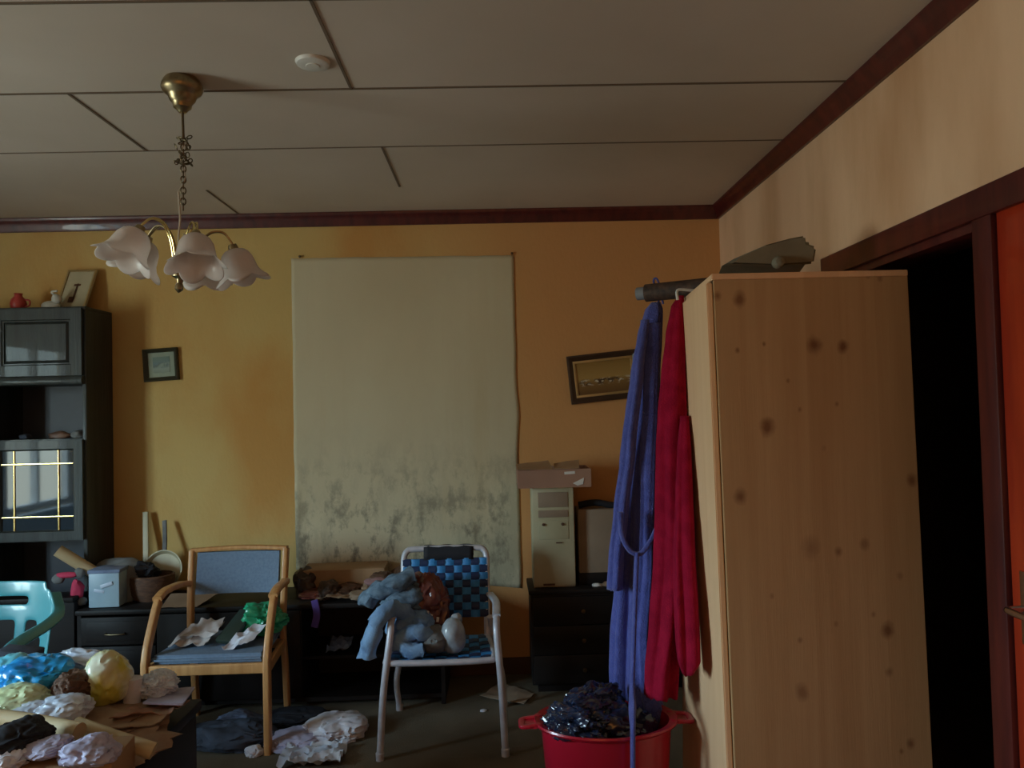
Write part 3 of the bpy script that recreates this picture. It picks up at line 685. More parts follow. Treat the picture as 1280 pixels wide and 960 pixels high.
for k, deg in enumerate((305, 17, 89, 161, 233)):
    a = math.radians(deg); dx = Vector((math.cos(a), math.sin(a), 0))
    def Q(r, z): return TL @ (dx*r+Vector((0, 0, z)))
    bm = B()
    for s in (-.006, .006):
        sd = Vector((-dx.y, dx.x, 0))*s
        tube(bm, [Q(.018, -.002)+sd, Q(.028, .045)+sd, Q(.045, .10)+sd, Q(.075, .142)+sd, Q(.112, .150)+sd, Q(.138, .128)+sd*.6, Q(.150, .108)+sd*.2], .0032, 8, 6)
    arm = part('arm', bm, M_bright_brass if k in (0, 4) else M_brass, ch)
    ax = (Vector((0, 0, -1))*math.cos(math.radians(22)) + dx*math.sin(math.radians(22)))
    c = dx*.147+Vector((0, 0, .112))
    q = Vector((0, 0, 1)).rotation_difference(-ax).to_matrix().to_4x4()
    MS = TL @ Matrix.Translation(c) @ q @ Matrix.Scale(.93, 4)
    bm = B(); lathe(bm, [(.0001, .004), (.014, .004), (.017, -.006), (.018, -.028), (.024, -.034), (.0001, -.036)], MS, 20); lathe(bm, [(.011, -.034), (.011, -.075), (.0001, -.077)], MS, 14)
    part('socket', bm, M_brass, ch)
    def pet(r, z, an, t):
        s = max(0, (t-.45)/.55)**2
        cc = 2*abs(math.cos(3*an+k))**.9-1
        return r*(1+.02*cc*t+.07*s*cc), z-.011*s*cc
    prof = [(.021, -.014), (.034, -.018), (.047, -.030), (.056, -.048), (.060, -.068), (.063, -.088), (.070, -.104), (.081, -.118), (.092, -.128)]
    inner = [(r-.003, z+.0012) for r, z in prof][::-1]
    bm = B()
    ra = lathe(bm, prof, MS, 60, fn=pet)
    rbk = lathe(bm, inner[::-1], MS, 60, fn=pet)
    for i in range(60):
        bm.faces.new((ra[-1][i], ra[-1][(i+1) % 60], rbk[-1][(i+1) % 60], rbk[-1][i]))
    part('lamp_shade', bm, M_shade, arm, smooth='all')
# ceiling cap
bm = B(); p = aZ(391, 77, H); lathe(bm, [(.0001, -.016), (.020, -.016), (.022, -.014), (.040, -.013), (.050, -.010), (.054, -.003), (.054, 0)], Matrix.Translation((p.x, p.y, H)), 36)
one('ceiling_cap', bm, M_white_plastic, 'round white cap on the ceiling beside a panel joint', 'ceiling cap')

# ================================================================== TALL BLACK CABINET
CX1, CY, CB = -2.116, 4.02, D-.004
CW = .485; CX0 = CX1-2*CW-.02
cab = thing('wall_cabinet', 'tall black oak cabinet with raised panel doors and brass-barred glass doors', 'cabinet', ((CX0+CX1)/2, 4.15, 0))
zt = aX(108, 383, CX1).z
zu0 = aY(60, 481, CY).z          # underside of the top box
zs = aY(60, 549, CY).z           # open niche floor
zg = aY(60, 672, CY).z           # bottom of glass door
bm = B(); 
box(bm, CX1-.02, CX1, CY, CB, 0, zt-.02, .002); box(bm, CX0, CX0+.02, CY, CB, 0, zt-.02, .002)
box(bm, (CX0+CX1)/2-.01, (CX0+CX1)/2+.01, CY+.002, CB-.01, 0, zt-.02)
box(bm, CX0, CX1, CY, CB, zt-.02, zt, .003); box(bm, CX0+.02, CX1-.02, CY, CB-.01, zu0-.02+.02, zu0+.02); box(bm, CX0+.02, CX1-.02, CY, CB-.01, zs-.018, zs); box(bm, CX0+.02, CX1-.02, CY, CB-.01, zg-.02, zg)
part('carcass', bm, M_black_wood, cab)
bm = B(); box(bm, CX0+.02, CX1-.02, CB-.01, CB, .0, zt-.02); part('back_panel', bm, M_inside, cab)
bm = B(); box(bm, CX0-.005, CX1, 3.89, CY-.002, .05, .56, .004); box(bm, CX0-.01, CX1, 3.88, CY, .56, .585, .005); box(bm, CX0, CX1, 3.91, CY-.002, 0, .05); part('base_unit', bm, M_black_wood2, cab)
bm = B(); x0, x1 = CX0-.003, CX1+.003; 
sweep(bm, [(x0, CY-.012, zu0+.022), (x1-.01, CY-.012, zu0+.022)], [(-.012, -.022), (.016, -.022), (.022, -.012), (.022, .004), (.012, .020), (-.012, .020)])
part('moulding', bm, M_black_wood, cab)
for c in range(2):
    xr_ = CX1-.012-c*(CW+.0); xl_ = xr_-CW+.022
    z0, z1 = zu0+.045, zt-.012
    bm = B(); box(bm, xl_, xr_, CY-.022, CY-.001, z0, z1, .004)
    i0 = .062
    hexv = []
    ring = []
    for o_, y_ in ((i0, .022), (i0+.008, .014), (i0+.014, .014), (i0+.05, .026)):
        ring.append([bm.verts.new((x, CY-y_, z)) for x, z in ((xl_+o_, z0+o_*.75), (xr_-o_, z0+o_*.75), (xr_-o_, z1-o_*.75), (xl_+o_, z1-o_*.75))])
    # groove frame + raised field
    bm.free(); bm = B()
    sec = [(0, -.001), (0, -.022), (.055, -.022), (.060, -.016), (.066, -.016), (.066, -.001)]
    rings = []
    for sxx, szz, x, z in ((1, 1, xl_, z0), (-1, 1, xr_, z0), (-1, -1, xr_, z1), (1, -1, xl_, z1)):
        rings.append([bm.verts.new((x+sxx*a_, CY+b_, z+szz*a_)) for a_, b_ in sec])
    for i in range(4):
        A_, C_ = rings[i], rings[(i+1) % 4]
        for j in range(6): bm.faces.new((A_[j], A_[(j+1) % 6], C_[(j+1) % 6], C_[j]))
    d_ = part('door', bm, M_black_wood, cab)
    bm = B()
    pr_ = [[bm.verts.new((x, CY-y_, z)) for x, z in ((xl_+o_, z0+o_), (xr_-o_, z0+o_), (xr_-o_, z1-o_), (xl_+o_, z1-o_))] for o_, y_ in ((.067, .002), (.067, .010), (.072, .014), (.080, .020))]
    for A_, C_ in zip(pr_, pr_[1:]):
        for i in range(4): bm.faces.new((A_[i], A_[(i+1) % 4], C_[(i+1) % 4], C_[i]))
    bm.faces.new(pr_[-1]); bm.faces.new(pr_[0][::-1])
    part('panel', bm, M_black_wood, d_, smooth=False)
    # glazed door
    z0, z1 = zg-.012, zs-.006
    gl, gr_, gb, gt = .052, .052, .050, .050
    bm = B(); rings = []
    sec = [(0, -.001), (0, -.022), (.044, -.022), (.052, -.012), (.052, -.001)]
    for sxx, szz, x, z in ((1, 1, xl_, z0), (-1, 1, xr_, z0), (-1, -1, xr_, z1), (1, -1, xl_, z1)):
        rings.append([bm.verts.new((x+sxx*a_, CY+b_, z+szz*a_)) for a_, b_ in sec])
    for i in range(4):
        A_, C_ = rings[i], rings[(i+1) % 4]
        for j in range(5): bm.faces.new((A_[j], A_[(j+1) % 5], C_[(j+1) % 5], C_[j]))
    gd = part('glass_door', bm, M_black_wood, cab)
    bm = B(); box(bm, xl_+.050, xr_-.050, CY-.010, CY-.006, z0+.050, z1-.050); part('glass_pane', bm, M_glass, gd, smooth=False)
    bm = B()
    for f_ in (.17, .79):
        xx = xl_+.05+(xr_-xl_-.1)*f_
        sweep(bm, [(xx, CY-.011, z0+.051), (xx, CY-.011, z1-.051)], rrect(.011, .008, .003), up=(0, -1, 0))
    for f_ in (.17, .83):
        zz = z0+.05+(z1-z0-.1)*f_
        sweep(bm, [(xl_+.05, CY-.0125, zz), (xr_-.05, CY-.0125, zz)], rrect(.008, .011, .003), up=(0, 0, 1))
    part('glazing_bar', bm, M_bright_brass, gd, label='brass lattice bars')
# niche items
for px, w_, h_, y_, m_, lab in ((74, .11, .045, 4.11, M_shell, 'brown shell-like ornament in the open niche of the tall cabinet'), (98, .07, .05, 4.09, M_grey_cloth, 'grey rounded ornament at the right end of the cabinet niche'), (32, .06, .035, 4.12, M_dkblue_cloth, 'small dark ornament further left in the cabinet niche')):
    p = aY(px, 545, y_); bm = B(); blob(bm, (p.x, y_, zs+h_*.33), (w_, .06, h_), px, .3, 2, .1, 3, -.6); one('ornament', bm, m_, lab, 'ornament')
# things on top of the cabinet
bm = B(); p = aX(23, 380, -2.5); X_, Y_ = aY(23, 378, 4.15).x, 4.15
lathe(bm, [(.0001, 0), (.028, 0), (.036, .018), (.040, .04), (.034, .062), (.020, .078), (.018, .088), (.022, .094), (.0001, .096)], Matrix.Translation((X_, Y_, zt)), 24)
j = one('jug', bm, M_redceramic, 'small red ceramic jug on top of the tall cabinet', 'jug')
bm = B(); tube(bm, [(X_+.033, Y_, zt+.06), (X_+.058, Y_, zt+.055), (X_+.058, Y_, zt+.03), (X_+.036, Y_, zt+.022)], .005, 8, 5); part('handle', bm, M_redceramic, j)
bm = B(); X_ = aY(66, 378, 4.14).x; Y_ = 4.14; blob(bm, (X_-.01, Y_, zt+.022), (.10, .06, .055), 2, .1, 1.5, .03, 3, -.7); blob(bm, (X_+.022, Y_, zt+.058), (.052, .05, .058), 3, .1, 1.5, .02, 3, -.9)
tube(bm, [(X_+.02, Y_, zt+.07), (X_+.0, Y_-.01, zt+.095), (X_+.03, Y_-.01, zt+.10)], .006, 8, 4)
one('figurine', bm, M_whiteceramic, 'small white ceramic figurine beside the leaning cream picture on the cabinet', 'figurine')
# leaning cream picture with a dark cross-like flower
pc = aY(88, 376, 4.19); X_, Y_ = pc.x, 4.19
t = thing('leaning_picture', 'cream unframed picture leaning on the wall on top of the tall cabinet', 'picture', (X_, Y_, zt))
h_, w_ = .235, .155
def LP(u, v, o=0): return Vector((X_+u*w_+.030*v, Y_+.085*v-o, zt+v*h_))
bm = B(); hexa(bm, [LP(u, v, o) for u in (-.5, .5) for o in (.012, 0) for v in (0, 1)]); part('board', bm, M_cream, t, smooth=False)
bm = B()
for a_ in ((-.5, .5, 0, .045), (-.5, .5, .955, 1), (-.5, -.44, .045, .955), (.44, .5, .045, .955)): hexa(bm, [LP(u, v, o) for u in a_[:2] for o in (.018, .0125) for v in a_[2:]])
part('frame', bm, M_gold, t, smooth=False)
bm = B()
for a_ in ((-.03, .03, .25, .66), (-.12, .10, .60, .65), (-.16, .02, .20, .34)): hexa(bm, [LP(u, v, o) for u in a_[:2] for o in (.0145, .0125) for v in a_[2:]])
part('motif', bm, M_brown, t, smooth=False, label='dark stem-like drawing')

# ================================================================== LOW SIDEBOARD
SX0, SX1, SY, SZ = CX1+.012, -.287, 3.893, aY(300, 757, 3.893).z
sb = thing('sideboard', 'long low black sideboard under the pale wall sheet', 'sideboard', ((SX0+SX1)/2, 4.09, 0))
xm = aY(372, 800, SY).x; xd = aY(196, 800, SY).x
bm = B()
box(bm, SX0, SX0+.02, SY, CB-.02, 0, SZ-.025); box(bm, SX1-.02, SX1, SY, CB-.02, 0, SZ-.025); box(bm, SX0+.02, SX1-.02, CB-.035, CB-.022, .03, SZ-.025)
for x in (xd, xm): box(bm, x, x+.02, SY+.004, CB-.036, .05, SZ-.026)
box(bm, SX0+.02, SX1-.02, SY+.01, CB-.036, .03, .05)
part('carcass', bm, M_black_wood2, sb)
bm = B(); box(bm, SX0-.005, SX1+.012, SY-.015, CB-.02, SZ-.025, SZ, .006); part('top', bm, M_black_wood2, sb)
bm = B(); box(bm, xm+.02, SX1-.02, SY+.02, CB-.036, .235, .25); part('shelf', bm, M_black_wood2, sb)
dh = (SZ-.03-.055)/3
for k in range(3):
    z0 = .055+k*dh
    bm = B(); box(bm, SX0+.022, xd-.002, SY-.008, SY+.012, z0, z0+dh-.007, .004); box(bm, SX0+.05, xd-.03, SY-.013, SY-.007, z0+.02, z0+dh-.027, .003); d_ = part('drawer', bm, M_black_wood2, sb)
    bm = B(); xc_ = (SX0+xd)/2; tube(bm, [(xc_-.045, SY-.012, z0+.06), (xc_-.04, SY-.028, z0+.058), (xc_+.04, SY-.028, z0+.058), (xc_+.045, SY-.012, z0+.06)], .004, 8, 3); part('handle', bm, M_dark_brass, d_)
bm = B(); box(bm, xd+.002, xm+.015, SY-.008, SY+.010, .055, SZ-.03, .004); part('door', bm, M_black_wood2, sb)

def rest(z, h): return z+h*.3
# rolled tube pointing up-left
bm = B(); a_ = aY(72, 688, 3.95); b_ = aY(128, 722, 4.02)
rd = (b_-a_).normalized(); tube(bm, [a_, a_.lerp(b_, .5), b_], .030, 22, 3)
one('paper_tube', bm, M_tan_tube, 'thick tan paper tube leaning up over the left end of the sideboard', 'tube')
# pink toy
bm = B(); blob(bm, aY(97, 738, 3.95), (.06, .05, .11), 3, .3, 2, .15, 3, -.9); blob(bm, aY(84, 719, 3.95), (.11, .04, .03), 6, .2, 2, .15, 3, -1); blob(bm, aY(100, 716, 3.96), (.05, .04, .05), 4, .2, 2, .1, 3, -1, mi=1)
blob(bm, aY(73, 724, 3.95), (.06, .04, .05), 5, .2, 2, .1, 3, -1, mi=1)
blob(bm, aY(100, 752, 3.95), (.075, .05, .045), 8, .2, 2, .1, 3, -.7, mi=1)
one('rag_doll', bm, [M_pink, M_grey_cloth], 'pink and grey rag doll slumped beside the pale blue tin', 'doll')
# pale blue tin
pt = aY(131, 760, 3.94)
t = thing('storage_tin', 'square pale blue tin on the left end of the sideboard', 'tin', (pt.x, 3.99, SZ))
bm = B(); obox(bm, (pt.x, 3.99, SZ+.088), (.150, .13, .172), (0, 0, .05), .006); part('body', bm, M_pale_blue, t)
bm = B(); obox(bm, (pt.x, 3.99, SZ+.181), (.158, .138, .018), (0, 0, .05), .004); part('lid', bm, M_greyblue_cloth, t)
bm = B(); obox(bm, (pt.x+.018, 3.922, SZ+.115), (.060, .004, .018), (0, -.3, .05), .001); obox(bm, (pt.x-.02, 3.9235, SZ+.085), (.05, .004, .014), (0, .2, .05), .001); part('label_patch', bm, M_whitebag, t, label='pale torn label')
bm = B(); blob(bm, aY(150, 728, 4.10), (.28, .20, .27), 12, .25, 1.6, .12, 4, -.75); one('cloth_bag', bm, M_grey_cloth, 'dark grey slumped bag behind the pale blue tin', 'bag')
bm = B(); pb = aY(190, 750, 4.09)
lathe(bm, [(.0001, 0), (.075, 0), (.09, .03), (.100, .09), (.10, .125), (.092, .13), (.085, .09), (.07, .03), (.0001, .02)], Matrix.Translation((pb.x, 4.09, SZ)) @ Matrix.Scale(1.15, 4, (1, 0, 0)), 40)
one('basket', bm, M_brown, 'round brown wicker basket behind the wooden armchair', 'basket')
bm = B(); blob(bm, (pb.x-.03, 4.09, SZ+.145), (.12, .11, .09), 4, .4, 2.3, .3, 4, -.9); one('cloth_bundle', bm, M_black_cloth, 'black crumpled cloth poking out of the brown basket', 'cloth')
# wooden slats stick, white
bm = B(); a_ = aY(182, 640, 4.26); b_ = aY(183, 735, 4.20); sweep(bm, [a_, b_], rrect(.030, .012, .003), up=(0, 1, 0)); one('wooden_batten', bm, M_cream, 'pale upright batten leaning on the wall at the edge of the cabinet shadow', 'batten')
# pan with handle up
pp = aY(206, 712, 4.19)
t = thing('frying_pan', 'pale round pan with its handle up, leaning on the wall above the basket', 'pan', (pp.x, 4.19, pp.z-.1))
MP = Matrix.Translation(pp+Vector((.0, .0, 0))) @ Matrix.Rotation(math.radians(78), 4, 'X')
bm = B(); lathe(bm, [(.0001, 0), (.085, 0), (.100, .02), (.103, .028), (.098, .028), (.083, .006), (.0001, .005)], MP, 40); part('bowl', bm, M_cream, t)
bm = B(); sweep(bm, catmull([pp+Vector((-.005, .010, .098)), pp+Vector((-.010, .03, .16)), pp+Vector((-.022, .055, .255))], 5), rrect(.024, .012, .005), up=(0, -1, 0)); part('handle', bm, M_grey_cloth, t)
# clutter right of the armchair, on the sideboard
bm = B(); c = aY(436, 715, 4.17); 
obox(bm, (aY(432, 720, 4.17).x, 4.17, SZ+.065), (.44, .20, .125), (0, 0, .03), .004)
one('cardboard_box', bm, M_card, 'long low cardboard box against the sheet at the back of the sideboard', 'box')
rnd = random.Random(7)
spec = [(395, 742, 4.03, .16, .05, M_brown_bag, 'dark red folded cloth on the sideboard right beside the armchair'), (432, 738, 4.04, .18, .07, M_brown, 'brown crumpled bag in front of the long cardboard box'), (470, 735, 4.05, .15, .09, M_tan_cloth, 'tan crumpled paper bag at the right end of the long cardboard box'), (500, 722, 4.12, .14, .13, M_brown, 'dark brown bundle behind the webbed chair')]
spec += [(412, 730, 4.00, .10, .10, M_dkroll, 'dark brown lump in front of the left half of the long cardboard box'), (452, 742, 3.96, .12, .05, M_beige, 'flat beige crumple at the front edge of the sideboard near the lawn chair'), (384, 722, 4.10, .12, .16, M_dkframe, 'dark brown bundle directly behind the armchair right post')]
for px, py, Y_, w_, h_, m_, lab in spec:
    p = aY(px, 755, Y_); bm = B(); blob(bm, (p.x, Y_, SZ+h_*.34), (w_, .13, h_), px, .3, 2.4, .25, 4, -.65); one('cloth_bundle', bm, m_, lab, 'bundle')
bm = B(); x0, x1 = aY(395, 750, 3.92).x, aY(462, 750, 3.92).x; sheet(bm, (x0, 3.89, SZ+.002), (x1, 3.90, SZ+.002), (x1+.02, 4.0, SZ+.002), (x0+.03, 4.0, SZ+.002), 20, 10, .022, 14, 3); one('newspaper', bm, M_tan_cloth, 'crumpled yellowed newspaper on the front edge of the sideboard', 'newspaper')
bm = B(); x0 = aY(205, 755, 3.92).x; x1 = aY(250, 755, 3.92).x; sheet(bm, (x0, 3.885, SZ+.002), (x1, 3.885, SZ+.002), (x1+.05, 4.05, SZ+.03), (x0-.02, 4.05, SZ+.03), 10, 8, .002, 8, 5); one('board', bm, M_beige, 'pale board lying on the sideboard behind the armchair arm', 'board')
bm = B(); p = aY(476, 728, 3.94); blob(bm, (p.x, 3.97, p.z), (.17, .10, .05), 21, .3, 2, .2, 4, -1); o = one('cloth', bm, mat('dusty_pink_cloth', (.36, .20, .20), .9), 'dusty pink cloth on the sideboard edge above the denim heap', 'cloth')
blm = B(); blob(blm, (p.x, 3.99, SZ+.05), (.14, .12, .16), 22, .3, 2, .2, 4, -.6); one('cloth_bundle', blm, M_brown, 'brown bundle under the dusty pink cloth', 'bundle')
bm = B(); p = aY(393, 772, SY-.02); sweep(bm, catmull([aY(393, 750, SY-.02), aY(396, 768, SY-.03), aY(393, 784, SY-.02)], 5), rrect(.035, .008, .003), up=(0, -1, 0)); one('scarf', bm, M_purple, 'purple scarf end hanging over the sideboard front', 'scarf')
bm = B(); p = aY(420, 815, SY); x0, x1 = aY(405, 820, SY).x, aY(434, 820, SY).x; sheet(bm, (x0, SY+.04, .252), (x1, SY+.04, .252), (x1, 4.1, .256), (x0, 4.1, .256), 14, 10, .03, 16, 9); one('paper', bm, M_greyblue_cloth, 'crumpled pale paper inside the open sideboard shelf', 'paper')

# ================================================================== BLACK DRESSER RIGHT
DXL, DYF, DZ_ = .155, 3.985, aY(700, 737, 3.985).z
dr_ = thing('low_dresser', 'low black dresser in the back corner behind the robes', 'dresser', ((DXL+1.22)/2, 4.12, 0))
bm = B(); box(bm, DXL, 1.22, DYF+.012, CB-.02, .04, DZ_-.022, .002); box(bm, DXL+.03, 1.19, DYF+.03, CB-.03, 0, .04); part('carcass', bm, M_black_wood2, dr_)
bm = B(); box(bm, DXL-.01, 1.23, DYF-.008, CB-.018, DZ_-.022, DZ_, .005); part('top', bm, M_black_wood2, dr_)
for i in range(2):
    for k in range(3):
        xa = DXL+.01+i*.525; za = .05+k*(DZ_-.08)/3
        bm = B(); box(bm, xa, xa+.517, DYF-.004, DYF+.011, za, za+(DZ_-.08)/3-.006, .004); d_ = part('drawer', bm, M_black_wood2, dr_)
        bm = B(); lathe(bm, [(.0001, -.022), (.010, -.020), (.011, -.014), (.005, -.006), (.005, 0)], Matrix.Translation((xa+.258, DYF-.004, za+.07)) @ Matrix.Rotation(-PI/2, 4, 'X'), 14); part('knob', bm, M_dark_brass, d_)
# cream tower on the dresser
Yt = 4.03
xa, xb = aY(667, 700, Yt).x, aY(719, 700, Yt).x; zb = aY(690, 609, Yt).z
t = thing('computer_tower', 'tall dirty cream computer tower standing on the black dresser', 'computer', ((xa+xb)/2, 4.14, DZ_))
bm = B(); box(bm, xa, xb, Yt+.012, 4.27, DZ_, zb, .004); part('case', bm, M_cream, t)
bm = B(); hh = zb-DZ_; box(bm, xa, xb, Yt, Yt+.012, DZ_+.01, zb-.002, .005); part('front_bezel', bm, M_cream, t)
xi = (xb-xa)
for z0, z1 in ((.80, .95), (.70, .77)):
    bm = B(); box(bm, xa+xi*.14, xb-xi*.14, Yt-.004, Yt+.002, DZ_+hh*z0, DZ_+hh*z1, .002); part('drive_cover', bm, M_beige, t)
bm = B(); box(bm, xa+xi*.14, xb-xi*.14, Yt-.003, Yt+.002, DZ_+hh*.48, DZ_+hh*.67, .002); fp = part('control_panel', bm, M_cream, t)
for u in (.26, .72):
    bm = B(); lathe(bm, [(.0001, -.008), (.007, -.007), (.008, 0)], Matrix.Translation((xa+xi*u, Yt-.003, DZ_+hh*.63)) @ Matrix.Rotation(-PI/2, 4, 'X'), 12); part('button', bm, M_brown, fp)
bm = B(); box(bm, xa+xi*.55, xa+xi*.70, Yt-.006, Yt-.002, DZ_+hh*.44, DZ_+hh*.452); part('slot', bm, M_brown, t)
bm = B(); box(bm, xa+xi*.22, xa+xi*.5, Yt-.003, Yt+.001, DZ_+.012, DZ_+.022); part('slot', bm, M_brown, t)
# cardboard box on the tower
Y0 = 3.99; xa_, xb_ = aY(647, 600, Y0).x, aY(739, 600, Y0).x; zt_, z0_ = aY(690, 587, Y0).z, zb+.001
t = thing('cardboard_box', 'shallow pinkish cardboard box with open flaps balanced on the cream computer tower', 'box', ((xa_+xb_)/2, 4.1, z0_))
bm = B(); th = .004
box(bm, xa_, xb_, Y0, Y0+th, z0_, zt_); box(bm, xa_, xb_, 4.24-th, 4.24, z0_, zt_); box(bm, xa_, xa_+th, Y0+th, 4.24-th, z0_, zt_); box(bm, xb_-th, xb_, Y0+th, 4.24-th, z0_, zt_); box(bm, xa_, xb_, Y0+.001, 4.239, z0_, z0_+th)
part('tray', bm, M_card_pink, t, smooth=False)
for (a0, a1, b0, b1) in (((xa_, Y0+.003), (xa_+(xb_-xa_)*.48, Y0+.003), (xa_-.005, Y0+.10), (xa_+(xb_-xa_)*.44, Y0+.11)), ((xa_+(xb_-xa_)*.5, Y0+.003), (xb_-.06, Y0+.003), (xa_+(xb_-xa_)*.52, Y0+.12), (xb_-.05, Y0+.11))):
    bm = B(); sheet(bm, (a0[0], a0[1], zt_), (a1[0], a1[1], zt_), (b1[0], b1[1], zt_+.035), (b0[0], b0[1], zt_+.02), 8, 6, .003, 9, a0[0], .003); part('flap', bm, M_card, t)
bm = B(); obox(bm, (aY(712, 591, Y0).x, Y0-.001, aY(712, 591, Y0).z), (.055, .002, .014), (0, -.05, 0)); 
pcs = [aY(716, 604, Y0-.001), aY(722, 601, Y0-.001), aY(730, 597, Y0-.001), aY(729, 605, Y0-.001), aY(722, 607, Y0-.001)]; poly_prism(bm, pcs, (0, -.002, 0)); part('tape', bm, M_white_mark, t, smooth=False, label='scraps of white tape')
# beige panel box
Y1 = 4.08; xa_, xb_ = aY(724, 700, Y1).x, aY(790, 700, Y1).x; zt2 = aY(740, 637, Y1).z; zb2 = DZ_
t = thing('cardboard_box', 'upright beige box with a dark top between the computer tower and the blue robe', 'box', ((xa_+xb_)/2, 4.17, DZ_))
zb3 = aY(740, 716, Y1).z
bm = B(); box(bm, xa_, xb_, Y1, 4.26, zb3, zt2, .004); part('body', bm, M_beige, t)
bm = B(); box(bm, xa_-.004, xb_+.004, Y1-.004, 4.26, DZ_, zb3, .004); part('base', bm, M_black_wood2, t)
bm = B(); tube(bm, [(xa_+.01, Y1+.06, zt2+.018), (xa_+.10, Y1+.05, zt2+.03), (xa_+.2, Y1+.05, zt2+.012), (xb_-.02, Y1+.05, zt2+.01)], .018, 10, 4); one('cloth', bm, M_black_cloth, 'dark rolled cloth lying on the upright beige box', 'cloth')
for px, py, s, m_, lab in ((748, 742, .035, M_white_mark, 'small white scrap on the dresser front edge'), (763, 748, .05, M_tan_cloth, 'small tan scrap on the dresser beside the blue robe')):
    p = aY(px, py, 4.0); bm = B(); blob(bm, (p.x, 4.03, DZ_+s*.2), (s*1.5, s, s*.6), px, .3, 2, .2, 3, -.6); one('scrap', bm, m_, lab, 'scrap')

# ================================================================== WOODEN ARMCHAIR
AC = Vector((-1.285, 3.62, 0))
wc = thing('armchair', 'beech wood armchair with blue-grey seat and back pad in front of the sideboard', 'chair', AC)
seatz = .395
bm_sec = rrect(.026, .042, .008)
for s in (-1, 1):
    xf = AC.x+s*.262; xb2 = AC.x+s*.222
    foot = Vector((xf, 3.40, 0)); kn_ = Vector((xf, 3.40, .44)); el = Vector((xf-s*.004, 3.57, .655)); 
    bm = B(); sweep(bm, [foot, Vector((xf, 3.40, .2))]+catmull([Vector((xf, 3.40, .40)), Vector((xf, 3.425, .47)), Vector((xf-s*.002, 3.50, .60)), Vector((xf-s*.003, 3.53, .638))], 4), rrect(.030, .042, .008), up=(0, -1, 0)); part('leg', bm, M_beech, wc)
    bm = B(); sweep(bm, catmull([Vector((xf-s*.003, 3.515, .650)), Vector((xf-s*.004, 3.60, .668)), Vector((xb2+s*.030, 3.74, .664)), Vector((xb2+s*.012, 3.805, .655))], 5), rrect(.042, .026, .009), up=(0, 0, 1)); part('armrest', bm, M_beech, wc)
    bm = B(); sweep(bm, catmull([Vector((xb2, 3.86, 0)), Vector((xb2, 3.83, .25)), Vector((xb2, 3.80, .42)), Vector((xb2+s*.004, 3.815, .60)), Vector((xb2+s*.008, 3.85, .805))], 6), rrect(.028, .040, .008), up=(0, -1, 0)); part('leg', bm, M_beech, wc)
    bm = B(); sweep(bm, [Vector((xf, 3.42, seatz-.03)), Vector((xb2, 3.80, seatz-.04))], rrect(.022, .045, .005), up=(0, 0, 1)); part('side_rail', bm, M_beech, wc)
bm = B(); sweep(bm, [Vector((AC.x-.262, 3.40, seatz-.025)), Vector((AC.x+.262, 3.40, seatz-.025))], rrect(.024, .045, .005), up=(0, 0, 1)); part('seat_rail', bm, M_beech, wc)
bm = B(); sweep(bm, [Vector((AC.x-.222, 3.80, seatz-.04)), Vector((AC.x+.222, 3.80, seatz-.04))], rrect(.024, .04, .005), up=(0, 0, 1)); part('seat_rail', bm, M_beech, wc)
bm = B(); hexa(bm, [(AC.x+u*(.248 if y < 3.6 else .212), y, z) for u in (-1, 1) for y in (3.405, 3.80) for z in (seatz-.004, seatz+.034)])
bmesh.ops.bevel(bm, geom=list(bm.edges), offset=.015, segments=3, affect='EDGES'); part('seat', bm, M_seat_blue, wc)
bm = B(); ns_ = 12
for (th_, z0, z1, hw, y0, mi) in ((.030, .600, .795, .200, 3.0, 0),):
    fr = []; 
    for i in range(ns_+1):
        u = -1+2*i/ns_; x = AC.x+u*hw; yy = 3.815+.018*(1-u*u)
        fr.append([(x, yy-th_/2, z0), (x, yy+.02-th_/2+.018, z1), (x, yy+.038+th_/2-.004, z1), (x, yy+th_/2, z0)])
    V = [[bm.verts.new(p) for p in r] for r in fr]
    for A_, C_ in zip(V, V[1:]):
        for k in range(4): bm.faces.new((A_[k], A_[(k+1) % 4], C_[(k+1) % 4], C_[k]))
    bm.faces.new(V[0]); bm.faces.new(V[-1][::-1])
bmesh.ops.bevel(bm, geom=[e_ for e_ in bm.edges if e_.is_manifold and e_.calc_face_angle(0) > .8], offset=.008, segments=3, affect='EDGES')
part('backrest', bm, M_seat_blue, wc)
bm = B(); sweep(bm, catmull([Vector((AC.x-.235, 3.853, .806)), Vector((AC.x, 3.872, .812)), Vector((AC.x+.235, 3.853, .806))], 8), rrect(.036, .020, .006), up=(0, 0, 1)); part('top_rail', bm, M_beech, wc)
zs_ = seatz+.034
def on_seat(px, py, w_, d_, h_, seed, m_, lab, name='cloth', Y=3.6, cat=None):
    p = aZ(px, py, zs_); bm = B(); blob(bm, (p.x, p.y, zs_+h_*.31), (w_, d_, h_), seed, .3, 2.2, .22, 4, -.6); return one(name, bm, m_, lab, cat or name.replace('_', ' '))
bm = B(); sheet(bm, (-1.50, 3.52, zs_+.002), (-1.33, 3.50, zs_+.002), (-1.30, 3.68, zs_+.05), (-1.45, 3.70, zs_+.05), 20, 16, .018, 13, 2); sheet(bm, (-1.46, 3.55, zs_+.03), (-1.30, 3.55, zs_+.03), (-1.29, 3.66, zs_+.08), (-1.41, 3.68, zs_+.07), 18, 12, .016, 15, 6)
M_old_paper = mat('pinkish_old_paper', (.58, .52, .50), .8, (.40, .34, .32), 9, 4)
one('crumpled_papers', bm, M_old_paper, 'loose heap of crumpled off-white papers on the left of the armchair seat', 'papers')
bm = B(); obox(bm, (-1.225, 3.61, zs_+.065), (.085, .20, .022), (.5, 0, -.35), .004); one('folder', bm, M_dkgreen, 'dark green folder propped in the middle of the armchair seat', 'folder')
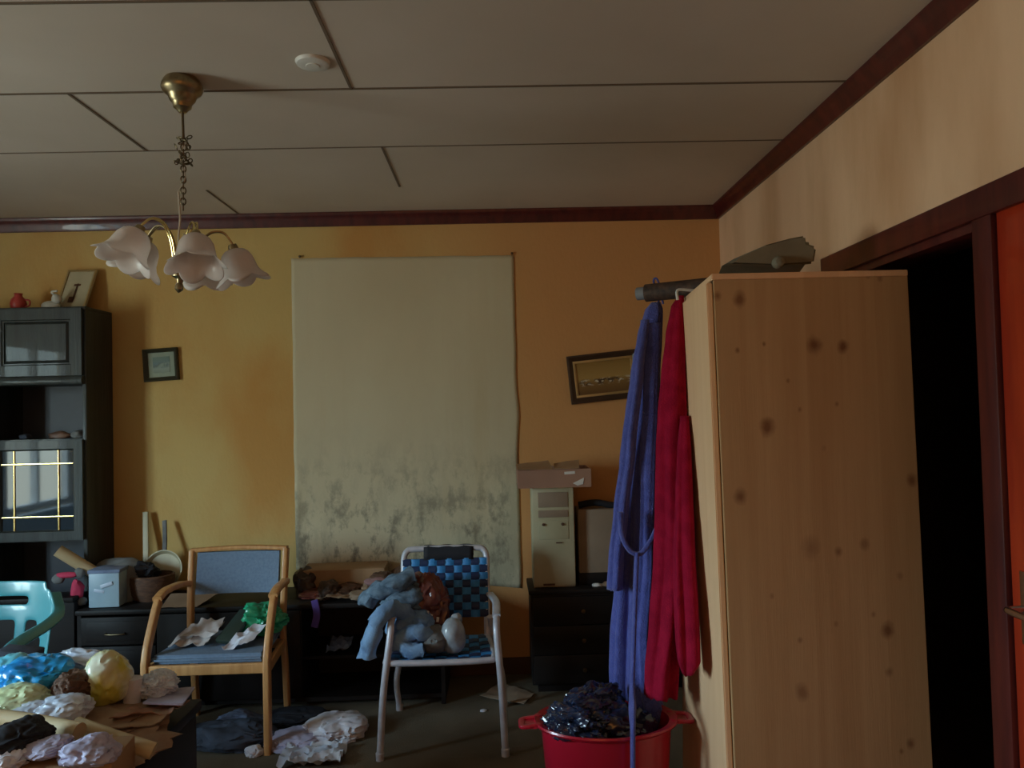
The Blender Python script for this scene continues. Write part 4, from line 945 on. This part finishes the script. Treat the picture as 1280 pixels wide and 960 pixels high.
bm = B(); sheet(bm, (-1.24, 3.46, zs_+.002), (-1.13, 3.47, zs_+.002), (-1.07, 3.62, zs_+.06), (-1.18, 3.63, zs_+.04), 16, 12, .022, 15, 12); one('crumpled_papers', bm, M_white, 'small crumpled papers between the dark folder and the green bag', 'papers')
bm = B(); blob(bm, (-1.135, 3.70, zs_+.065), (.20, .14, .15), 17, .35, 2.8, .35, 5, -.75, .3); one('plastic_bag', bm, M_green, 'bright green plastic bag on the right of the armchair seat', 'bag')

# ================================================================== WEBBED CHAIR
KC = Vector((-.262, 3.57, 0))
kc = thing('lawn_chair', 'aluminium tube lawn chair with woven blue webbing', 'chair', KC)
R_ = .0152
fx = {-1: (-.525, -.478), 1: (.005, -.020)}
frame_b = {-1: aY(506, 770, 3.78).x, 1: aY(609, 770, 3.78).x}
for s in (-1, 1):
    xf, xa2 = fx[s]; xb2 = frame_b[s]
    bm = B(); tube(bm, [Vector((xf, 3.30, .012)), Vector((xf*.6+xa2*.4, 3.31, .28)), Vector((xa2, 3.335, .50)), Vector((xa2+s*.0, 3.37, .548)), Vector((xa2, 3.43, .562))], R_, 12, 6); lathe(bm, [(.0001, 0), (.017, 0), (.018, .03), (.014, .034)], Matrix.Translation((xf, 3.30, 0)), 14); part('leg', bm, M_alu, kc)
    bm = B(); tube(bm, [Vector((xf*.97, 3.835, .012)), Vector((xf*.8+xa2*.2, 3.80, .16)), Vector((xa2*.6+xb2*.4, 3.74, .36)), Vector((xb2+s*.015, 3.70, .48))], R_*.95, 12, 6); lathe(bm, [(.0001, 0), (.017, 0), (.018, .03), (.014, .034)], Matrix.Translation((xf*.97, 3.835, 0)), 14); part('leg', bm, M_alu, kc)
    bm = B(); sweep(bm, catmull([Vector((xa2, 3.385, .566)), Vector((xa2, 3.50, .572)), Vector((xa2*.7+xb2*.3+s*.01, 3.62, .572)), Vector((xb2+s*.016, 3.735, .578))], 5), rrect(.036, .018, .007), up=(0, 0, 1)); part('armrest', bm, M_alu, kc)
bz0, bz1 = .46, .785
def BP(x, z, o=0):  # backrest plane
    return Vector((x, 3.73+(z-bz0)*.30-o, z))
xl, xr = frame_b[-1], frame_b[1]
bm = B(); tube(bm, [BP(xl, .36), BP(xl, .5), BP(xl-.002, .66), BP(xl-.002, .745), BP(xl+.015, .778), BP(xl+.05, bz1), BP((xl+xr)/2, bz1+.002), BP(xr-.05, bz1), BP(xr-.015, .778), BP(xr+.002, .745), BP(xr+.002, .66), BP(xr, .5), BP(xr, .36)], R_, 12, 5); part('back_frame', bm, M_alu, kc)
sl, sr = xl+.0, xr-.0
bm = B(); 
SZp = [(sl-.035, 3.33), (sl-.03, 3.34), (sl-.005, 3.70)]
tube(bm, [Vector((sl, 3.73, .385)), Vector((sl-.02, 3.55, .385)), Vector((sl-.032, 3.36, .395)), Vector((sl-.0, 3.325, .395)), Vector(((sl+sr)/2, 3.32, .393)), Vector((sr+.0, 3.325, .395)), Vector((sr+.032, 3.36, .395)), Vector((sr+.02, 3.55, .385)), Vector((sr, 3.73, .385))], R_*.9, 10, 5); part('seat_frame', bm, M_alu, kc)
def weave(bm, P, nu, nv, gap=.12, amp=.004, th=.0016):
    # P(u,v,o) surface; strips along u are index i over v (bright), strips along v dark
    def strip(fix, along, n_f, n_a, dirn, mi):
        w_ = (1-gap)/n_f/2; c0 = (fix+.5)/n_f
        K = n_a*6; rows_ = []
        for k in range(K+1):
            t = k/K; sgn = math.sin((t*n_a)*PI+PI*(fix % 2)+ (0 if dirn == 0 else PI)) 
            o = amp*sgn
            q = []
            for a_, oo in ((-w_, o), (w_, o), (w_, o-th), (-w_, o-th)):
                u, v = (t, c0+a_) if dirn == 0 else (c0+a_, t)
                q.append(bm.verts.new(P(u, v, oo)))
            rows_.append(q)
        for A_, C_ in zip(rows_, rows_[1:]):
            for k in range(4): bm.faces.new((A_[k], A_[(k+1) % 4], C_[(k+1) % 4], C_[k])).material_index = mi
    for i in range(nv): strip(i, 'u', nv, nu, 0, 0)
    for j in range(nu): strip(j, 'v', nu, nv, 1, 1)
bm = B(); zb0, zb1 = aY(560, 768, 3.78).z, .742
weave(bm, lambda u, v, o: BP(xl-.008+(xr-xl+.016)*u, zb0+(zb1-zb0)*v, R_+.002+o-.003), 10, 8, .06, .005); part('back_webbing', bm, [M_web_blue, M_web_navy], kc, smooth=False, label='blue and navy checkered webbing')
bm = B(); weave(bm, lambda u, v, o: Vector((sl-.03*(1-v)+(sr-sl+.06*(1-v))*u, 3.325+.40*v, .402-.014*v-.02*math.sin(PI*u)*math.sin(PI*v)+o)), 9, 7, .06, .004); part('seat_webbing', bm, [M_web_navy, M_web_blue], kc, smooth=False)
bm = B(); xa_, xb_ = aY(530, 690, 3.83).x, aY(592, 690, 3.83).x
q = []
for z_, o in ((.735, .0175), (.77, .0175), (.795, .0165), (.803, .0), (.795, -.0165), (.75, -.0175)): q.append((z_, o))
V = []
for i in range(11):
    x = xa_+(xb_-xa_)*i/10; V.append([bm.verts.new(BP(x, z_+.002*math.sin(i*1.7), o)) for z_, o in q])
for A_, C_ in zip(V, V[1:]):
    for k in range(5): bm.faces.new((A_[k], A_[k+1], C_[k+1], C_[k]))
o = part('head_strap', bm, M_black_cloth, kc, label='black cloth band over the top bar'); o.modifiers.new('t', 'SOLIDIFY').thickness = .003
# heap on the webbed chair
zk = .41
t = thing('jeans', 'pale blue jeans draped over the left arm of the lawn chair', 'jeans', (-.47, 3.42, .45))
bm = B(); tube(bm, [(-.40, 3.50, .54), (-.455, 3.42, .60), (-.505, 3.37, .598), (-.545, 3.345, .54), (-.57, 3.34, .455), (-.575, 3.34, .42)], .036, 16, 6, scale=None)
for v in bm.verts: v.co += v.co.normalized()*0 + Vector((1, .3, .5))*(.016*noise.noise(v.co*22)+.01*noise.noise(v.co*50))
part('trouser_leg', bm, M_denim, t)
bm = B(); tube(bm, [(-.30, 3.44, .46), (-.36, 3.40, .50), (-.42, 3.39, .49), (-.45, 3.38, .47), (-.40, 3.36, .44), (-.34, 3.36, .44)], .032, 16, 6)
for v in bm.verts: v.co += Vector((1, .3, .8))*(.016*noise.noise(v.co*24+Vector((3, 3, 3)))+.01*noise.noise(v.co*50))
part('trouser_leg', bm, M_denim, t)
bm = B(); blob(bm, (-.405, 3.50, .50), (.20, .18, .16), 31, .3, 2.2, .25, 4, -.7); part('waist', bm, M_denim, t)
t = None
bm = B(); tube(bm, [(-.62, 3.56, .60), (-.56, 3.53, .655), (-.47, 3.52, .69), (-.40, 3.55, .72)], .040, 18, 7, scale=None)
for v in bm.verts: v.co += Vector((.3, 1, 1))*(.014*math.sin(v.co.z*90+v.co.x*40)*.5+.012*noise.noise(v.co*30))
blob(bm, (-.44, 3.56, .62), (.20, .15, .13), 33, .3, 2, .22, 4, -.9)
one('folded_jacket', bm, M_denim2, 'grey-blue folded jacket on top of the heap at the chair left arm', 'jacket')
t = thing('carrier_bag', 'maroon plastic bag with white marks in the middle of the heap on the lawn chair', 'bag', (-.34, 3.60, .42))
bm = B(); blob(bm, (-.345, 3.61, .56), (.22, .20, .30), 35, .25, 2.1, .22, 5, -.85); part('bag', bm, M_brown_bag, t)
bm = B(); rnd = random.Random(3)
for i in range(7):
    px_, py_ = 505+i*7+rnd.uniform(-2, 2), 757+i*2.5+rnd.uniform(-5, 5)
    c = aY(px_, py_, 3.500+.006*abs(i-3)); obox(bm, c, (.012, .003, .022), (0, rnd.uniform(-.5, .5), 0), 0)
part('print', bm, M_white_mark, t, smooth=False, label='white printed marks')
bm = B(); blob(bm, (-.215, 3.45, .465), (.11, .11, .16), 37, .12, 1.6, .06, 4, -.85); blob(bm, (-.20, 3.47, .535), (.05, .05, .05), 38, .2, 2, .2, 3, -2); one('plastic_bag', bm, M_grey_bag, 'round translucent grey bag sitting on the lawn chair seat', 'bag')
bm = B(); blob(bm, (-.30, 3.46, .45), (.13, .16, .12), 39, .2, 2, .15, 4, -.8); one('cloth', bm, M_grey_cloth, 'dark grey cloth beside the round grey bag on the lawn chair', 'cloth')

# ================================================================== TEAL PLASTIC CHAIR
PC = Vector((aY(3, 760, 3.30).x, 3.15, 0))
tcn = thing('plastic_chair', 'teal moulded plastic armchair behind the cluttered table', 'chair', PC)
bz = .40; tz = aY(30, 727, 3.32).z
def back_surface(u, v): # u -1..1, v 0..1
    w_ = .205+.03*v
    return Vector((PC.x+u*w_, 3.30+.05*v-.05*u*u, bz+(tz-bz)*v))
mask = ["..1111111111111..", ".111111111111111.", "11111.......11111", "11111111111111111", "11111111111111111", "111..11...11..111", "111..11...11..111", "11...11...11...11", "11...11...11...11", "11...11...11...11", "11...11...11...11", "11111111111111111"]
bm = B(); nr, nc = len(mask), 17; vt = {}
for r in range(nr+1):
    for c in range(nc+1): vt[(r, c)] = back_surface(-1+2*c/nc, 1-r/nr)
vv = {}
def gv(r, c):
    if (r, c) not in vv: vv[(r, c)] = bm.verts.new(vt[(r, c)])
    return vv[(r, c)]
for r in range(nr):
    for c in range(nc):
        if mask[r][c] == '1': bm.faces.new((gv(r, c), gv(r, c+1), gv(r+1, c+1), gv(r+1, c)))
o = part('backrest', bm, M_teal, tcn)
m1 = o.modifiers.new('t', 'SOLIDIFY'); m1.thickness = .010; m2 = o.modifiers.new('s', 'SUBSURF'); m2.levels = m2.render_levels = 2
for s in (-1, 1):
    X = PC.x
    bm = B(); sweep(bm, catmull([Vector((X+s*.21, 3.315, tz-.05)), Vector((X+s*.25, 3.27, tz-.12)), Vector((X+s*.265, 3.16, .645)), Vector((X+s*.265, 3.02, .635)), Vector((X+s*.262, 2.93, .62)), Vector((X+s*.255, 2.91, .58)), Vector((X+s*.25, 2.915, .40))], 6), rrect(.048, .016, .007), up=(s*.6, -.2, 1)); part('armrest', bm, M_teal, tcn)
    bm = B(); sweep(bm, [Vector((X+s*.215, 2.94, .40)), Vector((X+s*.235, 2.90, 0))], rrect(.045, .035, .01)); part('leg', bm, M_teal, tcn)
    bm = B(); sweep(bm, [Vector((X+s*.195, 3.30, .42)), Vector((X+s*.225, 3.37, 0))], rrect(.045, .035, .01)); part('leg', bm, M_teal, tcn)
bm = B(); hexa(bm, [(PC.x+u*(.235 if y < 3.1 else .205), y, z) for u in (-1, 1) for y in (2.90, 3.32) for z in (.385, .41)]); bmesh.ops.bevel(bm, geom=list(bm.edges), offset=.01, segments=3, affect='EDGES'); part('seat', bm, M_teal, tcn)

# ================================================================== CLUTTERED TABLE
TX0, TX1, TY0, TY1, TZ = -2.25, -1.035, 1.72, 2.70, .50
tb = thing('low_table', 'dark solid low table buried under plastic bags and papers', 'table', ((TX0+TX1)/2, 2.2, 0))
bm = B(); box(bm, TX0, TX1, TY0, TY1, TZ-.035, TZ, .006); part('top', bm, M_black_wood2, tb)
bm = B(); box(bm, TX0+.02, TX1-.015, TY0+.02, TY1-.015, .04, TZ-.036, .003); part('body', bm, M_black_wood2, tb)
bm = B(); box(bm, TX0+.05, TX1-.04, TY0+.05, TY1-.04, 0, .04); part('plinth', bm, M_black_wood2, tb)
def pile(name, px, py, Y, wpx, hpx, d_, seed, m_, lab, cat, amp=.25, crease=.22, freq=2.2, flat=-.8, sub=5, rot=0):
    c = aY(px, py, Y); k = Y/F; bm = B()
    hz = hpx*k
    # settle the heap on the table
    blob(bm, c, (wpx*k, d_, hz), seed, amp, freq, crease, sub, flat, rot)
    return one(name, bm, m_, lab, cat)
# base layer of waste paper so that nothing floats
bm = B(); blob(bm, (-1.55, 2.32, TZ+.035), (1.0, .66, .15), 50, .25, 3.0, .18, 5, -.3); one('paper_heap', bm, M_tan_cloth, 'spread heap of brown paper under everything on the low table', 'paper heap')
pile('plastic_bag', 42, 846, 2.50, 86, 46, .20, 51, M_bluebag, 'bright azure plastic bag on the low table', 'bag')
pile('plastic_bag', 8, 838, 2.52, 60, 30, .16, 52, M_cyanbag, 'aqua plastic bag at the left edge of the photo behind the azure bag', 'bag')
pile('plastic_bag', 22, 874, 2.36, 72, 30, .16, 53, M_palegreen, 'pale lime plastic bag in front of the azure bag', 'bag')
pile('plastic_bag', 100, 826, 2.62, 62, 26, .10, 54, M_whitebag, 'thin white bag behind the yellow bag', 'bag', .25, .2)
pile('plastic_bag', 134, 849, 2.48, 54, 66, .16, 55, M_yellow, 'shiny yellow and clear bag, round and full', 'bag', .12, .10)
pile('plastic_bag', 80, 886, 2.30, 60, 30, .14, 56, M_whitebag, 'white plastic bag in front of the yellow one', 'bag')
pile('plastic_bag', 38, 892, 2.28, 50, 22, .12, 57, M_whitebag, 'small white bag left of the tan stick', 'bag')
pile('cloth', 95, 862, 2.42, 46, 44, .16, 58, M_brown, 'dark brown cloth wedged between the azure and yellow bags', 'cloth')
bm = B(); p = aY(166, 863, 2.50); tube(bm, [p+Vector((-.004, 0, -.045)), p+Vector((.004, 0, .040))], .026, 20); 
one('paper_roll', bm, M_white, 'short white paper roll standing right of the yellow bag', 'paper roll')
pile('crumpled_paper', 194, 856, 2.56, 46, 26, .12, 60, M_whitebag, 'crumpled shiny white paper at the far right table corner', 'paper', .3, .35, 3.2)
# magazine hanging over the corner
bm = B(); sheet(bm, aY(178, 882, 2.42), aY(228, 884, 2.44), aY(243, 862, 2.62), aY(196, 866, 2.64), 16, 12, .004, 8, 61, .006); one('magazine', bm, M_lav, 'white and blue magazine poking over the right table corner', 'magazine')
bm = B(); sheet(bm, aY(118, 925, 2.24), aY(200, 905, 2.36), aY(236, 878, 2.60), aY(150, 880, 2.52), 26, 18, .016, 10, 62, .003); one('wrapping_paper', bm, M_tan_cloth, 'brown crumpled wrapping paper spilling toward the right table edge', 'paper')
bm = B(); sheet(bm, aY(135, 905, 2.30), aY(215, 893, 2.42), aY(238, 880, 2.58), aY(165, 885, 2.52), 26, 14, .014, 14, 63, .003); one('wrapping_paper', bm, M_card_pink, 'reddish brown torn cardboard strip under the magazine', 'cardboard')
# tan stick & cream roll
bm = B(); tube(bm, [aY(-60, 893, 2.22), aY(0, 897, 2.20), aY(50, 904, 2.17), aY(100, 914, 2.12)], .022, 18, 5)
one('paper_tube', bm, M_tan_tube, 'long pale paper tube lying across the front of the table heap', 'tube')
bm = B(); tube(bm, [aY(96, 906, 2.20), aY(140, 922, 2.16), aY(170, 932, 2.14), aY(186, 937, 2.13), aY(192, 939, 2.13)], .022, 18, 5, scale=None); one('rolling_pin', bm, M_tan_tube, 'short rounded tan stick jutting out beyond the table edge', 'stick')
pile('black_cloth', 22, 926, 2.02, 66, 44, .16, 66, M_black_cloth, 'black cloth in the near left of the table heap', 'cloth')
t = None
# near cardboard box
bm = B(); a0 = aY(60, 985, 2.0)
obox(bm, (aY(88, 970, 2.02).x, 2.02, TZ+.060), (.26, .17, .12), (0, 0, .12), .004); one('cardboard_box', bm, M_card, 'small tan cardboard box at the near edge of the table heap', 'box')
pile('crumpled_paper', 112, 940, 1.98, 62, 32, .12, 68, M_lav, 'lavender tissue paper over the small tan box', 'paper', .3, .25)
pile('crumpled_paper', 62, 934, 2.00, 50, 22, .10, 69, M_lav, 'flattened lavender tissue left of the bigger one', 'paper', .3, .25)
pile('crumpled_paper', 10, 950, 1.95, 40, 26, .10, 70, M_white, 'white crumpled tissue at the bottom left corner of the photo', 'paper', .3, .3)
bm = B(); c = aY(24, 820, 2.64); obox(bm, c+Vector((0, 0, -.02)), (.12, .08, .09), (0, .15, .1), .006); one('tin_box', bm, M_dkblue_cloth, 'dark grey box standing behind the azure bag', 'box')

for o in list(COL.objects):
    if o.parent or 'category' not in o or 'group' in o: continue
    x, y, z = o.location
    if o['category'] == 'nail': o['group'] = 'nails holding the pale wall sheet'
    elif o['category'] == 'bathrobe': o['group'] = 'bathrobes hanging off the wardrobe'
    elif o['category'] == 'bundle' and y > 3.8 and x < 0: o['group'] = 'bundles on the sideboard'
    elif o['category'] == 'bag' and x < -1.0 and y < 2.8: o['group'] = 'plastic bags on the low table'
    elif o['category'] == 'paper' and x < -1.0 and y < 2.8: o['group'] = 'crumpled papers on the low table'
    elif o['category'] == 'ornament': o['group'] = 'ornaments in the cabinet niche'
    elif o['category'] == 'papers': o['group'] = 'papers on the armchair seat'
# ================================================================== FLOOR CLUTTER
def floor_blob(name, px, py, w_, d_, h_, seed, m_, lab, cat, rot=0, amp=.3, crease=.22):
    p = aZ(px, py, 0); bm = B(); blob(bm, (p.x, p.y, h_*.25), (w_, d_, h_), seed, amp, 2.3, crease, 5, -.5, rot)
    zmin = min(v.co.z for v in bm.verts); bmesh.ops.translate(bm, verts=bm.verts, vec=(0, 0, -zmin))
    return one(name, bm, m_, lab, cat)
floor_blob('shoe_bag', 290, 930, .34, .20, .13, 80, M_dkblue_cloth, 'dark slate bag on the floor between the armchair legs', 'bag')
floor_blob('cloth', 298, 912, .20, .18, .10, 81, M_greyblue_cloth, 'slate blue cloth on the floor behind the dark bag', 'cloth')
floor_blob('towel', 420, 920, .27, .22, .12, 82, M_white, 'white crumpled towel on the floor between the two chairs', 'towel', .3)
floor_blob('towel', 368, 930, .24, .20, .07, 83, M_lav, 'flatter lavender towel beside the armchair front leg', 'towel', .2)
p = aZ(390, 950, 0); bm = B(); sheet(bm, aZ(345, 962, .004), aZ(425, 960, .004), aZ(435, 935, .004), aZ(362, 938, .004), 24, 18, .03, 16, 84, .002); one('plastic_bag', bm, M_whitebag, 'blue and white printed plastic bag flat on the floor', 'bag')
bm = B(); sheet(bm, aZ(600, 872, .003), aZ(655, 882, .003), aZ(668, 868, .003), aZ(625, 855, .003), 14, 10, .008, 8, 85, .002); one('paper', bm, M_beige, 'flat greyish paper on the floor beside the black dresser', 'paper')
floor_blob('paper_scrap', 604, 889, .03, .025, .012, 86, M_white, 'tiny white scrap on the floor between the lawn chair and the tub', 'scrap')
floor_blob('crumpled_paper', 318, 944, .07, .06, .05, 87, M_white, 'small crumpled paper at the foot of the armchair front leg', 'paper')
floor_blob('cloth', 372, 902, .30, .18, .07, 88, M_black_cloth, 'black cloth on the floor under the armchair rear leg', 'cloth')
